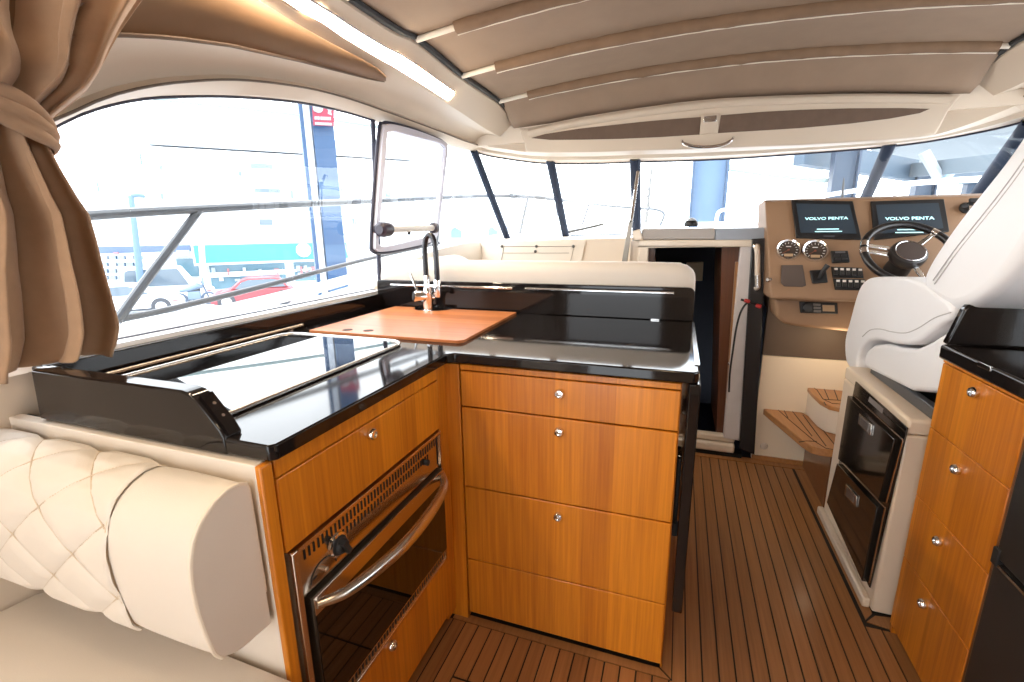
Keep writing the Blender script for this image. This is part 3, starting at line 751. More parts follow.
obj('spray_head', MB().lathe([(0.0145, 0), (0.0155, 0.003), (0.0155, 0.06), (0.012, 0.075), (0.010, 0.076)], (hx, hy, 1.062), (0, 0, -1), 18), CHROME, t)
obj('hose_bracket', MB().tube([(tx, ty, 1.035), (hx, hy, 1.03)], 0.007, 8), CHROME, t)

# ---- white lounge backrest beyond the upstand
t = thing('lounge_backrest', 'long cream padded backrest behind the black upstand of the worktop', 'backrest', (-0.65, 1.97, 0.5))
prof = [(1.89, 0.45), (1.89, 1.06), (1.888, 1.09), (1.893, 1.112), (1.905, 1.126), (1.925, 1.133), (1.97, 1.135), (2.005, 1.128), (2.03, 1.105), (2.035, 1.06), (2.04, 0.45)]
rows = []
xs = [-1.335, -1.33, -1.315, -1.29, -1.2, -0.9, -0.65, -0.4, -0.15, 0.0, 0.03, 0.052, 0.060, 0.062]
ins = [0.05, 0.03, 0.012, 0.004, 0, 0, 0, 0, 0, 0.003, 0.012, 0.03, 0.045, 0.06]
cy, cz = 1.963, 0.75
for x, i in zip(xs, ins):
    rows.append([Vector((x, cy+(y-cy)*(1-i/0.09 if False else 1-i*3), z-(i if z > 1.0 else 0))) for y, z in prof])
m = MB().grid(rows)
m.add(rows[0], [tuple(range(len(prof)))]); m.add(rows[-1], [tuple(range(len(prof)))])
obj('back_cushion', m, CREAMLEATHER, t, smooth=60)
obj('armrest_pad', MB().grid([[Vector((x, y, 1.07+0.05*math.sin(PI*k/8) - (0.0 if 0 < k < 8 else 0.03))) for y in (2.06, 2.15, 2.3, 2.42, 2.5)] for k, x in enumerate([-1.36+0.03*i for i in range(9)])]), CREAMLEATHER, t, solid=0.02)

# ---- sofa at the near left
t = thing('quilted_sofa', 'cream leather sofa with diamond-quilted backrest against the galley end', 'sofa', (-1.0, 0.2, 0))
prof0 = [(0.515, 0.60), (0.513, 0.857), (0.497, 0.866), (0.476, 0.866), (0.452, 0.858), (0.430, 0.842), (0.414, 0.82), (0.404, 0.79), (0.400, 0.755), (0.401, 0.71), (0.406, 0.66), (0.414, 0.615), (0.425, 0.598), (0.45, 0.585), (0.515, 0.580)]
P2 = [Vector((0, y, z)) for y, z in prof0]
fp = resample(P2[1:13], 120)          # quilted outer skin, top to bottom
def quilt(x, s):
    a = (x/0.17+s/0.135); b = (x/0.17-s/0.135)
    fa = abs((a % 1)-0.5)*2; fb = abs((b % 1)-0.5)*2     # 1 at the seams
    da, db = 1-fa, 1-fb
    return 0.0085*(min(1, da*2.2)**0.45)*(min(1, db*2.2)**0.45)
xs = [-1.336+0.0045*i for i in range(112)]
rows = []
for x in xs:
    r = []; s = 0
    for i, p in enumerate(fp):
        a, b = fp[max(0, i-1)], fp[min(len(fp)-1, i+1)]
        tg = (b-a).normalized(); nn = Vector((0, tg.z, -tg.y))
        if i: s += (p-fp[i-1]).length
        if nn.y > 0 and p.z < 0.83: nn = -nn
        if p.z > 0.85 and nn.z < 0: nn = -nn
        e = min(1, (x+0.83)/-0.012) if x > -0.842 else 1
        r.append(Vector((x, p.y, p.z))+nn*(quilt(x, s)*max(0, e)))
    rows.append(r)
xq = xs[-1]
q = MB().grid(rows)
back = [Vector((0, 0.515, 0.857)), Vector((0, 0.515, 0.585))]
q.add([Vector((xs[0], 0.515, 0.857)), Vector((xq, 0.515, 0.857)), Vector((xq, 0.515, 0.585)), Vector((xs[0], 0.515, 0.585))], [(0, 1, 2, 3)])
obj('backrest', q, CREAMLEATHER, t, smooth=60)
st = MB()
def skin(x, s):
    acc = 0
    for i in range(1, len(fp)):
        l_ = (fp[i]-fp[i-1]).length
        if acc+l_ >= s:
            p = fp[i-1].lerp(fp[i], (s-acc)/l_); tg = (fp[i]-fp[i-1]).normalized(); nn = Vector((0, tg.z, -tg.y))
            if nn.y > 0 and p.z < 0.83: nn = -nn
            if p.z > 0.85 and nn.z < 0: nn = -nn
            return Vector((x, p.y, p.z))+nn*0.0012
        acc += l_
    return None
SL = sum((b-a).length for a, b in zip(fp, fp[1:]))
for sg in (-1, 1):
    for k in range(-16, 8):
        run = []
        for q_ in range(61):
            s_ = SL*q_/60*0.999+1e-5
            x_ = 0.17*(k-sg*s_/0.135)
            p_ = skin(x_, s_) if -1.33 < x_ < -0.842 else None
            if p_ is not None: run.append(p_)
        if len(run) > 2: st.tube(run, 0.0016, 5)
obj('quilt_stitching', st, mat('tan_thread', (0.52, 0.42, 0.31), 0.7), t)
# plain end bolster with piped end face
def prof_at(x, k):
    c_ = Vector((0, 0.463, 0.725))
    return [Vector((x, c_.y+(p.y-c_.y)*k, c_.z+(p.z-c_.z)*k)) for p in resample(P2, 60)]
rows = [prof_at(-0.848, 0.96), prof_at(-0.843, 1.0), prof_at(-0.834, 1.008), prof_at(-0.80, 1.018), prof_at(-0.75, 1.02), prof_at(-0.69, 1.012), prof_at(-0.656, 1.0), prof_at(-0.648, 0.985)]
m = MB().grid(rows); m.add(rows[-1], [tuple(range(60))]); m.add(rows[0], [tuple(range(60))])
obj('end_bolster', m, CREAMLEATHER, t, smooth=50)
obj('end_piping', MB().tube([p for p in prof_at(-0.652, 1.0)[4:52]], 0.0042, 8), mat('cream_piping', (0.66, 0.57, 0.46), 0.5), t)
obj('bolster_seam', MB().tube([p for p in prof_at(-0.8425, 1.001)[4:52]], 0.0025, 6), mat('cream_piping', (0.66, 0.57, 0.46), 0.5), t)
seat = []
yp = [(-0.9, 0.30), (-0.9, 0.44), (-0.88, 0.468), (-0.84, 0.482), (-0.4, 0.49), (0.1, 0.488), (0.42, 0.482), (0.49, 0.476), (0.512, 0.466), (0.516, 0.44), (0.516, 0.30)]
for x, d in ((-1.336, 0.02), (-1.33, 0.006), (-1.30, 0), (-1.1, -0.004), (-0.8, -0.004), (-0.62, 0), (-0.590, 0.006), (-0.572, 0.02), (-0.568, 0.05)):
    seat.append([Vector((x, y, z-d)) for y, z in yp])
m = MB().grid(seat); m.add(seat[0], [tuple(range(len(yp)))]); m.add(seat[-1], [tuple(range(len(yp)))])
obj('seat_cushion', m, CREAMLEATHER, t, smooth=50)
obj('sofa_base', MB().box(-1.336, -0.62, -0.88, 0.512, 0.0, 0.31), WHITE, t, bevel=0.01)
# side panel behind the sofa on the hull
# ---- curtain
t = thing('window_curtain', 'brown curtain gathered by a tieback at the left window', 'curtain', (-1.25, 0.6, 0.97))
ZT, ZB = 1.86, 1.0
yr = [(0.99, 0.672), (1.02, 0.692), (1.06, 0.706), (1.15, 0.706), (1.25, 0.704), (1.307, 0.700), (1.34, 0.686), (1.40, 0.668), (1.44, 0.660), (1.483, 0.658), (1.515, 0.688), (1.56, 0.730), (1.66, 0.790), (1.74, 0.838), (1.85, 0.90), (2.01, 0.97)]
ylf = [(0.96, 0.26), (1.2, 0.31), (1.4, 0.40), (1.483, 0.43), (1.56, 0.40), (1.7, 0.28), (2.01, 0.12)]
amp = [(0.96, 0.046), (1.1, 0.042), (1.3, 0.032), (1.42, 0.020), (1.483, 0.012), (1.56, 0.024), (1.7, 0.042), (2.01, 0.055)]
NS, NZ = 260, 90
rnd = random.Random(4)
edges = [0.0]
while edges[-1] < 1: edges.append(edges[-1]+rnd.choice([0.10, 0.14, 0.18, 0.22]))
edges = [e/edges[-1] for e in edges]
deep = [rnd.uniform(0.6, 1.25) for _ in edges]
def pleat(s, z):
    s = min(0.9999, max(0.0, s+0.02*math.sin(5*z+6*s)))
    for k in range(len(edges)-1):
        if s < edges[k+1]:
            f = (s-edges[k])/(edges[k+1]-edges[k])
            return deep[k]*(2*abs(math.sin(PI*f))**0.7-1), f
    return -1, 0
rows = []
for i in range(NZ+1):
    z = ZB+(ZT-ZB)*i/NZ
    a, l, r = interp(amp, z), interp(ylf, z), interp(yr, z)
    rw = []
    for j in range(NS+1):
        s = j/NS
        w_, f = pleat(s, z)
        fold = a*w_ + 0.25*a*math.sin(2*PI*9*s+2.7*z+0.7) + 0.006*math.sin(23*z+9*s)*(1 if z > 1.5 else 0.4)
        bulge = 0.035*math.exp(-((z-1.585)/0.045)**2)*math.sin(PI*s)**0.5
        lean = 0.03*a/0.05*math.sin(2*PI*f)
        cx = -1.235+0.105*max(0, min(1, (z-1.47)/0.35))
        x = cx + fold + bulge
        rw.append(Vector((max(x, cx-0.06), l+(r-l)*s+lean*min(1, 6*s, 6*(1-s)), z + (0.010*math.sin(9*s+1)-0.004 if i == 0 else 0))))
    rows.append(rw)
obj('curtain_cloth', MB().grid(rows), CURTAIN, t, solid=0.003, smooth=60)
tb = []
for i in range(48):
    a = 2*PI*i/48
    tb.append(Vector((-1.228+0.046*math.cos(a), 0.548+0.112*math.sin(a), 1.505-0.052*math.sin(a)+0.012*math.sin(2*a))))
rows = []
for dz, dr in ((-0.034, 0.86), (-0.030, 1.0), (-0.022, 1.09), (-0.013, 0.97), (-0.006, 1.08), (0.002, 1.13), (0.009, 1.0), (0.015, 1.10), (0.023, 1.07), (0.030, 0.97), (0.033, 0.84)):
    rows.append([Vector((-1.228+(p.x+1.228)*dr, 0.548+(p.y-0.548)*(1+(dr-1)*0.45), p.z+dz*(1+0.25*math.sin(3*i_/7.6)))) for i_, p in enumerate(tb)])
obj('tieback', MB().grid(rows, close=True), CURTAIN, t, smooth=60, solid=0.004)
# ---- strip light in the left roof beam
t = thing('strip_light', 'long glowing white light strip set in the left roof beam', 'ceiling light', (-1.12, 1.0, 1.93))
ysl = [y for y in [-0.8+0.1*i for i in range(31)]]
dn = Vector((0.5, 0, -0.85)).normalized()
def beam(y, f, off=0.0):
    d_, e_ = Vector((front_in(y, XD), y, interp(D, y))), Vector((front_in(y, XE), y, interp(Ee, y)))
    nn = (e_-d_).cross(Vector((0, 1, 0))).normalized()
    if nn.z > 0: nn = -nn
    return d_.lerp(e_, f)+nn*off
ysl = [-0.8+0.1*i for i in range(31)]+[2.28]
obj('diffuser', MB().grid([[beam(y, 0.16, 0.002) for y in ysl], [beam(y, 0.20, 0.011) for y in ysl], [beam(y, 0.46, 0.011) for y in ysl], [beam(y, 0.50, 0.002) for y in ysl]]).add([beam(2.28, 0.16, 0.002), beam(2.28, 0.20, 0.011), beam(2.28, 0.46, 0.011), beam(2.28, 0.50, 0.002)], [(0, 1, 2, 3)]), LED, t)
obj('light_channel', MB().grid([[beam(y, 0.10, 0.001) for y in ysl], [beam(y, 0.13, 0.010) for y in ysl], [beam(y, 0.155, 0.001) for y in ysl]]).grid([[beam(y, 0.51, 0.001) for y in ysl], [beam(y, 0.535, 0.010) for y in ysl], [beam(y, 0.56, 0.001) for y in ysl]]), ALU, t)
# ================================================================== COMPANIONWAY
YB = 2.72
wfr = struct('wall_front')
def pp(poly, Y, d):
    return MB().prism([at(u, v, Y=Y) for u, v in poly], (0, d, 0))
obj('bulkhead_side', MB().box(-0.262, -0.216, YB, YB+0.03, 0.0, 1.199).box(-0.262, -0.222, YB+0.03, 3.2, 0.0, 1.199), WHITE, wfr, smooth=0)
obj('hatch_front', MB().box(-0.205, 0.165, YB-0.005, YB+0.07, 1.205, 1.264), mat('grey_hatch', (0.36, 0.33, 0.31), 0.5), wf, bevel=0.006)
obj('hatch_front', MB().box(0.168, 0.43, YB-0.002, YB+0.07, 1.20, 1.262), mat('bluegrey_hatch', (0.30, 0.33, 0.38), 0.4), wf, bevel=0.004)
d1 = struct('door_1')
obj('door_frame', MB().box(-0.215, 0.385, YB-0.02, YB+0.04, 1.168, 1.203).box(-0.215, -0.165, YB-0.02, YB+0.04, 0.0, 1.168), WHITE, d1, bevel=0.006)
obj('frame_post', pp([(741, 244), (752, 243), (739.5, 441), (723.5, 438)], YB-0.015, 0.05), mat('pale_grey_jamb', (0.62, 0.58, 0.57), 0.35, noise=0.08, nscale=14), d1, bevel=0.004)
obj('black_jamb', pp([(752, 239), (767, 238), (754.5, 455), (739.5, 449)], YB-0.03, 0.10), mat('black_jamb', (0.015, 0.015, 0.017), 0.25), d1, bevel=0.004)
obj('door_leaf', pp([(722, 246), (741, 246), (727, 437), (716.5, 437)], YB+0.05, 0.55), MAHOGANY, d1, smooth=0)
obj('leaf_edge', pp([(735.5, 262), (739.5, 262), (727.2, 437), (723.2, 437)], YB+0.03, 0.02), DOOREDGE, d1, smooth=0)
obj('door_catch', MB().lathe([(0.010, 0), (0.010, 0.01), (0.006, 0.015)], at(729.5, 363, Y=YB+0.03), (0, -1, 0), 12), CHROME, d1)
obj('inner_jamb', pp([(640, 246), (655, 246), (652, 440), (640, 440)], YB+0.045, 0.08), MAHOGANY, d1, smooth=0)
obj('threshold', MB().box(-0.165, 0.36, YB-0.03, YB+0.05, 0.025, 0.075).box(-0.165, 0.36, YB-0.0, YB+0.05, 0.075, 0.115), WHITE, d1, bevel=0.01)
obj('threshold_foot', MB().box(-0.165, 0.40, YB-0.02, YB+0.05, 0.0, 0.024), SLOT, d1, smooth=0)
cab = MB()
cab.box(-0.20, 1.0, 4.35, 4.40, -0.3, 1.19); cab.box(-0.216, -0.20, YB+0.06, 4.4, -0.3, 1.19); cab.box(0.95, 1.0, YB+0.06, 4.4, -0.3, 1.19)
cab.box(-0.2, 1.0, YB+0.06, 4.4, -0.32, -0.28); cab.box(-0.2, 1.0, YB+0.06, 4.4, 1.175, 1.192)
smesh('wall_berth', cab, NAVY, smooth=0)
for poly in ([(686.5, 262.5), (703.5, 262), (702.5, 281), (686, 281)], [(670, 262.5), (681.5, 262.5), (681, 280), (669.5, 280)]):
    o = obj('locker_door', pp(poly, 4.30, 0.045), mat('cream_locker', (0.85, 0.65, 0.42), 0.5), d1, bevel=0.006)
# handle on the black jamb
t = thing('door_grab_handle', 'cream and chrome grab handle upright on the black door jamb', 'handle', at(757, 268, Y=YB-0.03))
a, b = at(757.5, 247, Y=YB-0.07), at(757.5, 289, Y=YB-0.07)
obj('grip', MB().tube(smoothpath([a+Vector((0, 0.035, 0)), a+Vector((0, 0.008, -0.012)), a.lerp(b, 0.2), a.lerp(b, 0.8), b+Vector((0, 0.008, 0.012)), b+Vector((0, 0.035, 0))], 5), 0.013, 12), mat('cream_grip', (0.70, 0.60, 0.50), 0.35), t)
obj('lower_mount', MB().tube([a.lerp(b, 0.66), b+Vector((0, 0, 0.01))], 0.0145, 12), CHROME, t)
obj('upper_mount', MB().lathe([(0.017, 0), (0.017, 0.008), (0.012, 0.012)], a+Vector((0, 0.036, 0)), (0, -1, 0), 12), CHROME, t)
# strap with red toggles
t = thing('lifting_strap', 'thin black strap with red toggles looped at the open companionway door', 'strap', at(741, 300, Y=YB-0.05))
pts = [at(u, v, Y=YB-0.05) for u, v in ((758, 305), (750, 302.5), (745, 305), (740, 314), (736, 330), (733, 350), (730, 372), (729, 392))]
obj('strap_line', MB().tube(smoothpath(pts, 5), 0.005, 8), RUBBER, t)
obj('strap_line', MB().tube([at(741, 299.5, Y=YB-0.055), at(749, 302, Y=YB-0.055), at(762, 307, Y=YB-0.055)], 0.006, 8), RUBBER, t)
for u, v in ((747, 301), (758.5, 306)):
    obj('toggle', MB().lathe([(0.006, -0.014), (0.010, -0.010), (0.010, 0.010), (0.006, 0.014)], at(u, v, Y=YB-0.06), (1, 0, -0.3), 10), REDMAT, t)
# stainless rail left of the companionway
t = thing('grab_rail', 'upright stainless grab rail left of the companionway hatch', 'rail', at(622, 263, Y=YB-0.02))
obj('rail_tube', MB().tube([at(638, 172, Y=YB+0.25), at(632.5, 212, Y=YB+0.08), at(631, 222, Y=YB)], 0.010, 10), CHROME, t)
obj('rail_plate', MB().prism([at(u, v, Y=YB-0.03) for u, v in ((628.5, 222), (632.5, 222), (626.5, 266), (621, 266))], (0, 0.02, 0)), mat('grey_bracket', (0.30, 0.28, 0.25), 0.4, 0.5), t, bevel=0.003)
obj('rail_mount', MB().prism([at(u, v, Y=YB-0.02) for u, v in ((632, 231), (640, 229), (643, 240), (634, 241))], (0, 0.05, 0)), WHITE, t, bevel=0.005)
# small dark dome on the hatch
p = at(691, 226.5, Y=YB+0.15)
t = thing('deck_compass', 'small dark round dome with pale top on the grey hatch', 'compass', p)
obj('dome', MB().lathe([(0.034, 0), (0.038, 0.012), (0.036, 0.022), (0.028, 0.032)], p, (0, 0, 1), 18), BLACKMATT, t)
obj('dome_cap', MB().lathe([(0.027, 0.030), (0.022, 0.040), (0.010, 0.046), (0.001, 0.047)], p, (0, 0, 1), 18), mat('pale_cap', (0.5, 0.55, 0.6), 0.3), t)

# ================================================================== HELM
t = thing('helm_console', 'tan helm console with two screens, round gauges and switch panels', 'console', (0.9, 2.7, 0.6))
US = Vector((0, 0.24, 0.43)).normalized()
NF = Vector((0, -0.43, 0.24)).normalized()
P0 = Vector((0, 2.72, 1.38))
def fp_(u, v, off=0.0): return at(u, v, P=P0, N=NF)+NF*off
def plate(poly, o0, o1): return MB().prism([fp_(u, v, o0) for u, v in poly], NF*(o1-o0))
TL, BL = fp_(765, 202), fp_(770.5, 297)
zt, zb = TL.z, BL.z
XRC = 1.46
def onface(x, f, off=0.0):   # f: 0 bottom edge .. 1 top edge
    return Vector((x, BL.y+(TL.y-BL.y)*f, zb+(zt-zb)*f))+NF*off
# body as a swept side profile with rounded edges
side = [BL+Vector((0, 0.01, -0.012)), BL, onface(BL.x, 1.0), onface(BL.x, 1.0)+Vector((0, 0.04, 0.012)), Vector((BL.x, 2.95, zt+0.0)), Vector((BL.x, 2.95, zb-0.01))]
xl0, xl1 = TL.x, BL.x
m = MB()
ns = len(side)
va = [Vector((xl1+(xl0-xl1)*max(0, min(1, (p.z-zb)/(zt-zb))), p.y, p.z)) for p in side]
vb = [Vector((XRC, p.y, p.z)) for p in side]
m.add(va+vb, [tuple(range(ns)), tuple(range(ns, 2*ns))]+[(i, (i+1) % ns, ns+(i+1) % ns, ns+i) for i in range(ns)])
body = obj('console_body', m, TAN, t, bevel=0.018, seg=4)
# lower lip, pod with the radio, brown recess
m = MB().prism([at(u, v, Y=2.56) for u, v in ((775, 299), (790, 297.5), (960, 300), (960, 334), (850, 332), (800, 327), (783, 324), (776, 316))], (0, 0.36, 0))
obj('radio_pod', m, TAN, t, bevel=0.016, seg=4)
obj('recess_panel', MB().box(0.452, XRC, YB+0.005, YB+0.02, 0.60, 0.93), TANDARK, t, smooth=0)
SCR = {1: ([(790.9, 201.2), (852, 202.4), (860.6, 240.4), (795.8, 238.7)], [(795.5, 205), (848.5, 206), (855.5, 235), (800, 234)], (825.4, 220, 804, 847), (827, 230.6, 816, 838), (827.5, 233, 814, 841)),
       2: ([(869.8, 202.5), (942.6, 200.3), (948, 232.5), (873.5, 240.6)], [(875, 206.3), (937, 204.5), (942, 229.5), (879, 235)], (908, 220, 884, 933), (905, 231.2, 896, 914), (908, 234, 894, 922))}
for k in (1, 2):
    bez, scr, tx_, b1, b2 = SCR[k]
    dsp = obj('display', plate(bez, 0.001, 0.012), BLACKMATT, t, bevel=0.002)
    obj('screen', plate(scr, 0.0122, 0.0130), SCREENLIT, dsp, smooth=0)
    w_ = (fp_(tx_[3], tx_[1])-fp_(tx_[2], tx_[1])).length
    c_ = fp_(tx_[0], tx_[1], 0.0134)
    rt_ = (fp_(tx_[3], tx_[1])-fp_(tx_[2], tx_[1])).normalized()
    text_mesh('VOLVO PENTA', 0.020 if k == 1 else 0.021, (c_, Vector((1, 0, 0)), US, NF), SCREENTEXT, 'screen_lettering', dsp, ext=0.0003, width=w_, bold=0.0004)
    for b_ in (b1, b2):
        a0, a1 = fp_(b_[2], b_[1], 0.0134), fp_(b_[3], b_[1], 0.0134)
        a1.y, a1.z = a0.y, a0.z
        obj('screen_bar', MB().obox((a0+a1)/2, Vector(((a1.x-a0.x)/2, 0, 0)), US*0.0022, NF*0.0003), SCREENTEXT, dsp, smooth=0)
    ml = fp_((bez[2][0]+bez[3][0])/2, (bez[2][1]+bez[3][1])/2-2.2, 0.0122)
    obj('bezel_badge', MB().obox(ml, Vector((0.022, 0, 0)), US*0.0015, NF*0.0004), mat('grey_badge', (0.12, 0.12, 0.13), 0.4), dsp, smooth=0)
for (u, v, r) in ((788.2, 250.5, 0.0545), (814.8, 251.5, 0.0555)):
    o_ = fp_(u, v)
    g = obj('gauge', MB().lathe([(r*0.86, 0.0), (r*0.86, 0.006), (0.001, 0.0065)], o_, NF, 28), mat('gauge_dial', (0.045, 0.030, 0.022), 0.4), t)
    obj('gauge_bezel', MB().lathe([(r, 0.0), (r, 0.007), (r*0.94, 0.016), (r*0.82, 0.012), (r*0.80, 0.0055)], o_, NF, 32), CHROME, g)
    tk = MB()
    for i in range(13):
        a = math.radians(225-i*22.5); dv_ = Vector((math.cos(a), 0, 0))+US*math.sin(a)
        tk.obox(o_+NF*0.0072+dv_*r*0.66, dv_*r*0.08, dv_.cross(NF)*0.0011, NF*0.0003)
    tk.obox(o_+NF*0.0072+US*r*0.32, Vector((r*0.2, 0, 0)), US*0.002, NF*0.0003)
    obj('dial_marks', tk, mat('dial_white', (0.75, 0.75, 0.72), 0.5), g, smooth=0)
    nv = (Vector((-0.8, 0, 0))-US*0.6).normalized()
    obj('needle', MB().obox(o_+NF*0.0085+nv*r*0.28, nv*r*0.30, nv.cross(NF)*0.0014, NF*0.0004).lathe([(r*0.09, 0.006), (r*0.08, 0.010), (0.001, 0.0105)], o_, NF, 12), mat('dull_orange', (0.22, 0.06, 0.03), 0.5), g)
    obj('dial_window', MB().obox(o_+NF*0.0072-US*r*0.5, Vector((r*0.34, 0, 0)), US*r*0.13, NF*0.0003), mat('amber_lcd', (0.42, 0.28, 0.16), 0.4), g, smooth=0)
obj('speaker_grille', plate([(781, 265.5), (802.5, 265.3), (805.8, 285.8), (802, 287.2), (784, 286.6), (780.5, 283)], 0.001, 0.006), mat('brown_grille', (0.085, 0.06, 0.048), 0.7), t, bevel=0.002)
th = obj('throttle_base', plate([(809, 271), (825.5, 270), (827.5, 283), (812, 284.3)], 0.001, 0.010), BLACKMATT, t, bevel=0.004)
obj('throttle_lever', MB().tube([fp_(819, 279, 0.01), fp_(820, 275, 0.03), fp_(824.5, 269.5, 0.05)], [0.010, 0.009, 0.012], 10), BLACKMATT, th)
cp = obj('control_panel', plate([(829.8, 252), (847, 251.8), (849, 263), (831.5, 263.8)], 0.001, 0.014), BLACKMATT, t, bevel=0.003)
obj('panel_screen', plate([(834, 252.8), (844, 252.7), (844.3, 254.4), (834.3, 254.6)], 0.0142, 0.0148), mat('grey_badge', (0.12, 0.12, 0.13), 0.4), cp, smooth=0)
for u, v in ((836, 257), (843, 256.9), (837, 260.6), (844, 260.4)):
    obj('panel_button', MB().obox(fp_(u, v, 0.015), Vector((0.010, 0, 0)), US*0.005, NF*0.002), mat('dark_button', (0.03, 0.03, 0.032), 0.5), cp, bevel=0.001)
SW = ([(831.4, 267.3), (861.5, 268.6), (863, 277.8), (833, 277.3)], [(833.3, 279), (864, 280), (866, 290), (835.5, 289.3)])
for poly in SW:
    q = [Vector((*p, 0)) for p in poly]
    sp_ = obj('switch_panel', plate(poly, 0.001, 0.008), BLACKMATT, t, bevel=0.002)
    for i in range(5):
        f = 0.10+0.20*i
        a = q[0].lerp(q[1], f); b = q[3].lerp(q[2], f); c_ = a.lerp(b, 0.5); c2 = a.lerp(b, 0.30)
        rk = obj('rocker_switch', MB().obox(fp_(c_.x, c_.y, 0.011), Vector((0.0085, 0, 0)), US*0.017, NF*0.004), mat('rocker_black', (0.03, 0.028, 0.028), 0.3), sp_, bevel=0.0015)
        rk2 = obj('switch_lens', MB().obox(fp_(c2.x, c2.y, 0.0155), Vector((0.0065, 0, 0)), US*0.005, NF*0.001), mat('pale_lens', (0.75, 0.70, 0.64), 0.4), sp_, smooth=0)
    obj('panel_base', plate([(poly[0][0]-0.6, poly[0][1]-0.6), (poly[1][0]+0.6, poly[1][1]-0.6), (poly[2][0]+0.6, poly[2][1]+0.6), (poly[3][0]-0.6, poly[3][1]+0.6)], 0.0002, 0.0012), RUBBER, sp_, smooth=0)
ig = obj('ignition_switch', MB().lathe([(0.026, 0), (0.026, 0.008), (0.018, 0.014), (0.014, 0.03)], fp_(966, 208.5), NF, 16), BLACKMATT, t)
obj('ignition_key', MB().obox(fp_(969, 205, 0.035), Vector((0.016, 0, 0)), US*0.010, NF*0.006).obox(fp_(961, 209.5, 0.025), Vector((0.014, 0, 0)), US*0.010, NF*0.006), RUBBER, ig, bevel=0.003)
obj('key_tag', MB().obox(fp_(966.5, 212.5, 0.03), Vector((0.006, 0, 0)), US*0.014, NF*0.003), STEEL, ig)
def ppp(poly, Y, d): return MB().prism([at(u, v, Y=Y) for u, v in poly], (0, d, 0))
rd = obj('radio', ppp([(799.5, 301.8), (837.5, 303), (838, 314), (800.5, 313)], 2.55, 0.02), BLACKMATT, t, bevel=0.003)
obj('radio_dial', MB().lathe([(0.022, 0), (0.020, 0.012), (0.016, 0.014)], at(807, 307.3, Y=2.55), (0, -1, 0), 18), mat('dark_button', (0.03, 0.03, 0.032), 0.5), rd)
obj('radio_window', ppp([(822.5, 305), (834.5, 305.4), (834.8, 311.6), (822.9, 311.2)], 2.5475, 0.004), mat('amber_lcd', (0.42, 0.28, 0.16), 0.4), rd, smooth=0)
for u, v in ((815, 304.6), (818.7, 304.8), (815.2, 307.8), (818.9, 308), (815.4, 311), (819.1, 311.2)):
    obj('radio_key', MB().obox(at(u, v, Y=2.548), Vector((0.007, 0, 0)), Vector((0, 0, 0.005)), Vector((0, 0.003, 0))), mat('key_grey', (0.16, 0.15, 0.14), 0.5), rd, smooth=0)
obj('side_catch', MB().lathe([(0.012, 0), (0.012, 0.012), (0.007, 0.016)], at(769.5, 279.5, Y=2.50), (-0.6, -0.8, 0), 12), CHROME, t)

# ---- steering wheel
hubp = Vector(at(909, 253, Y=2.46))
NW = Vector((0.05, -0.72, 0.69)).normalized()
UW = (Vector((0, 0, 1))-NW*NW.z).normalized(); RW = UW.cross(NW).normalized()
if RW.x < 0: RW = -RW
t = thing('steering_wheel', 'black steering wheel with chrome spokes in front of the right screen', 'steering wheel', hubp)
R_ = 0.163
cw = hubp - NW*0.0
def wp(a, r, off=0.0): return cw+(RW*math.cos(math.radians(a))+UW*math.sin(math.radians(a)))*r+NW*off
obj('rim', MB().tube([wp(a*7.5, R_, 0.0) for a in range(48)], 0.0155, 14, closed=True), mat('black_leather_rim', (0.012, 0.011, 0.012), 0.3), t)
hub = obj('hub', MB().lathe([(0.056, -0.04), (0.066, -0.025), (0.068, -0.006), (0.064, 0.008), (0.055, 0.014)], cw, NW, 28), mat('black_hub', (0.022, 0.018, 0.017), 0.4), t)
obj('hub_ring', MB().tube([wp(a*10, 0.053, 0.014) for a in range(36)], 0.0022, 6, closed=True), CHROME, hub)
obj('hub_cap', MB().lathe([(0.052, 0.013), (0.050, 0.016), (0.001, 0.017)], cw, NW, 28), mat('brown_hub_cap', (0.05, 0.035, 0.03), 0.45), hub)
for a1, a2 in ((150, 163), (178, 176), (48, 44), (283, 280)):
    p0, p1 = wp(a1, 0.068, -0.012), wp(a2, R_-0.006, 0.0)
    d_ = (p1-p0).normalized(); sd = d_.cross(NW).normalized()
    obj('spoke', MB().hexa([p0-sd*0.012-NW*0.004, p1-sd*0.008-NW*0.004, p1+sd*0.008-NW*0.004, p0+sd*0.012-NW*0.004], [p0-sd*0.010+NW*0.004, p1-sd*0.007+NW*0.004, p1+sd*0.007+NW*0.004, p0+sd*0.010+NW*0.004]), CHROME, t, bevel=0.002)
for a0, a1 in ((158, 168), (172, 182), (40, 49), (276, 285)):
    obj('rim_clasp', MB().tube([wp(a0+(a1-a0)*i/6, R_, 0) for i in range(7)], 0.0165, 14), CHROME, t)
obj('column', MB().lathe([(0.045, -0.05), (0.05, -0.16)], cw, NW, 18), BLACKMATT, t)

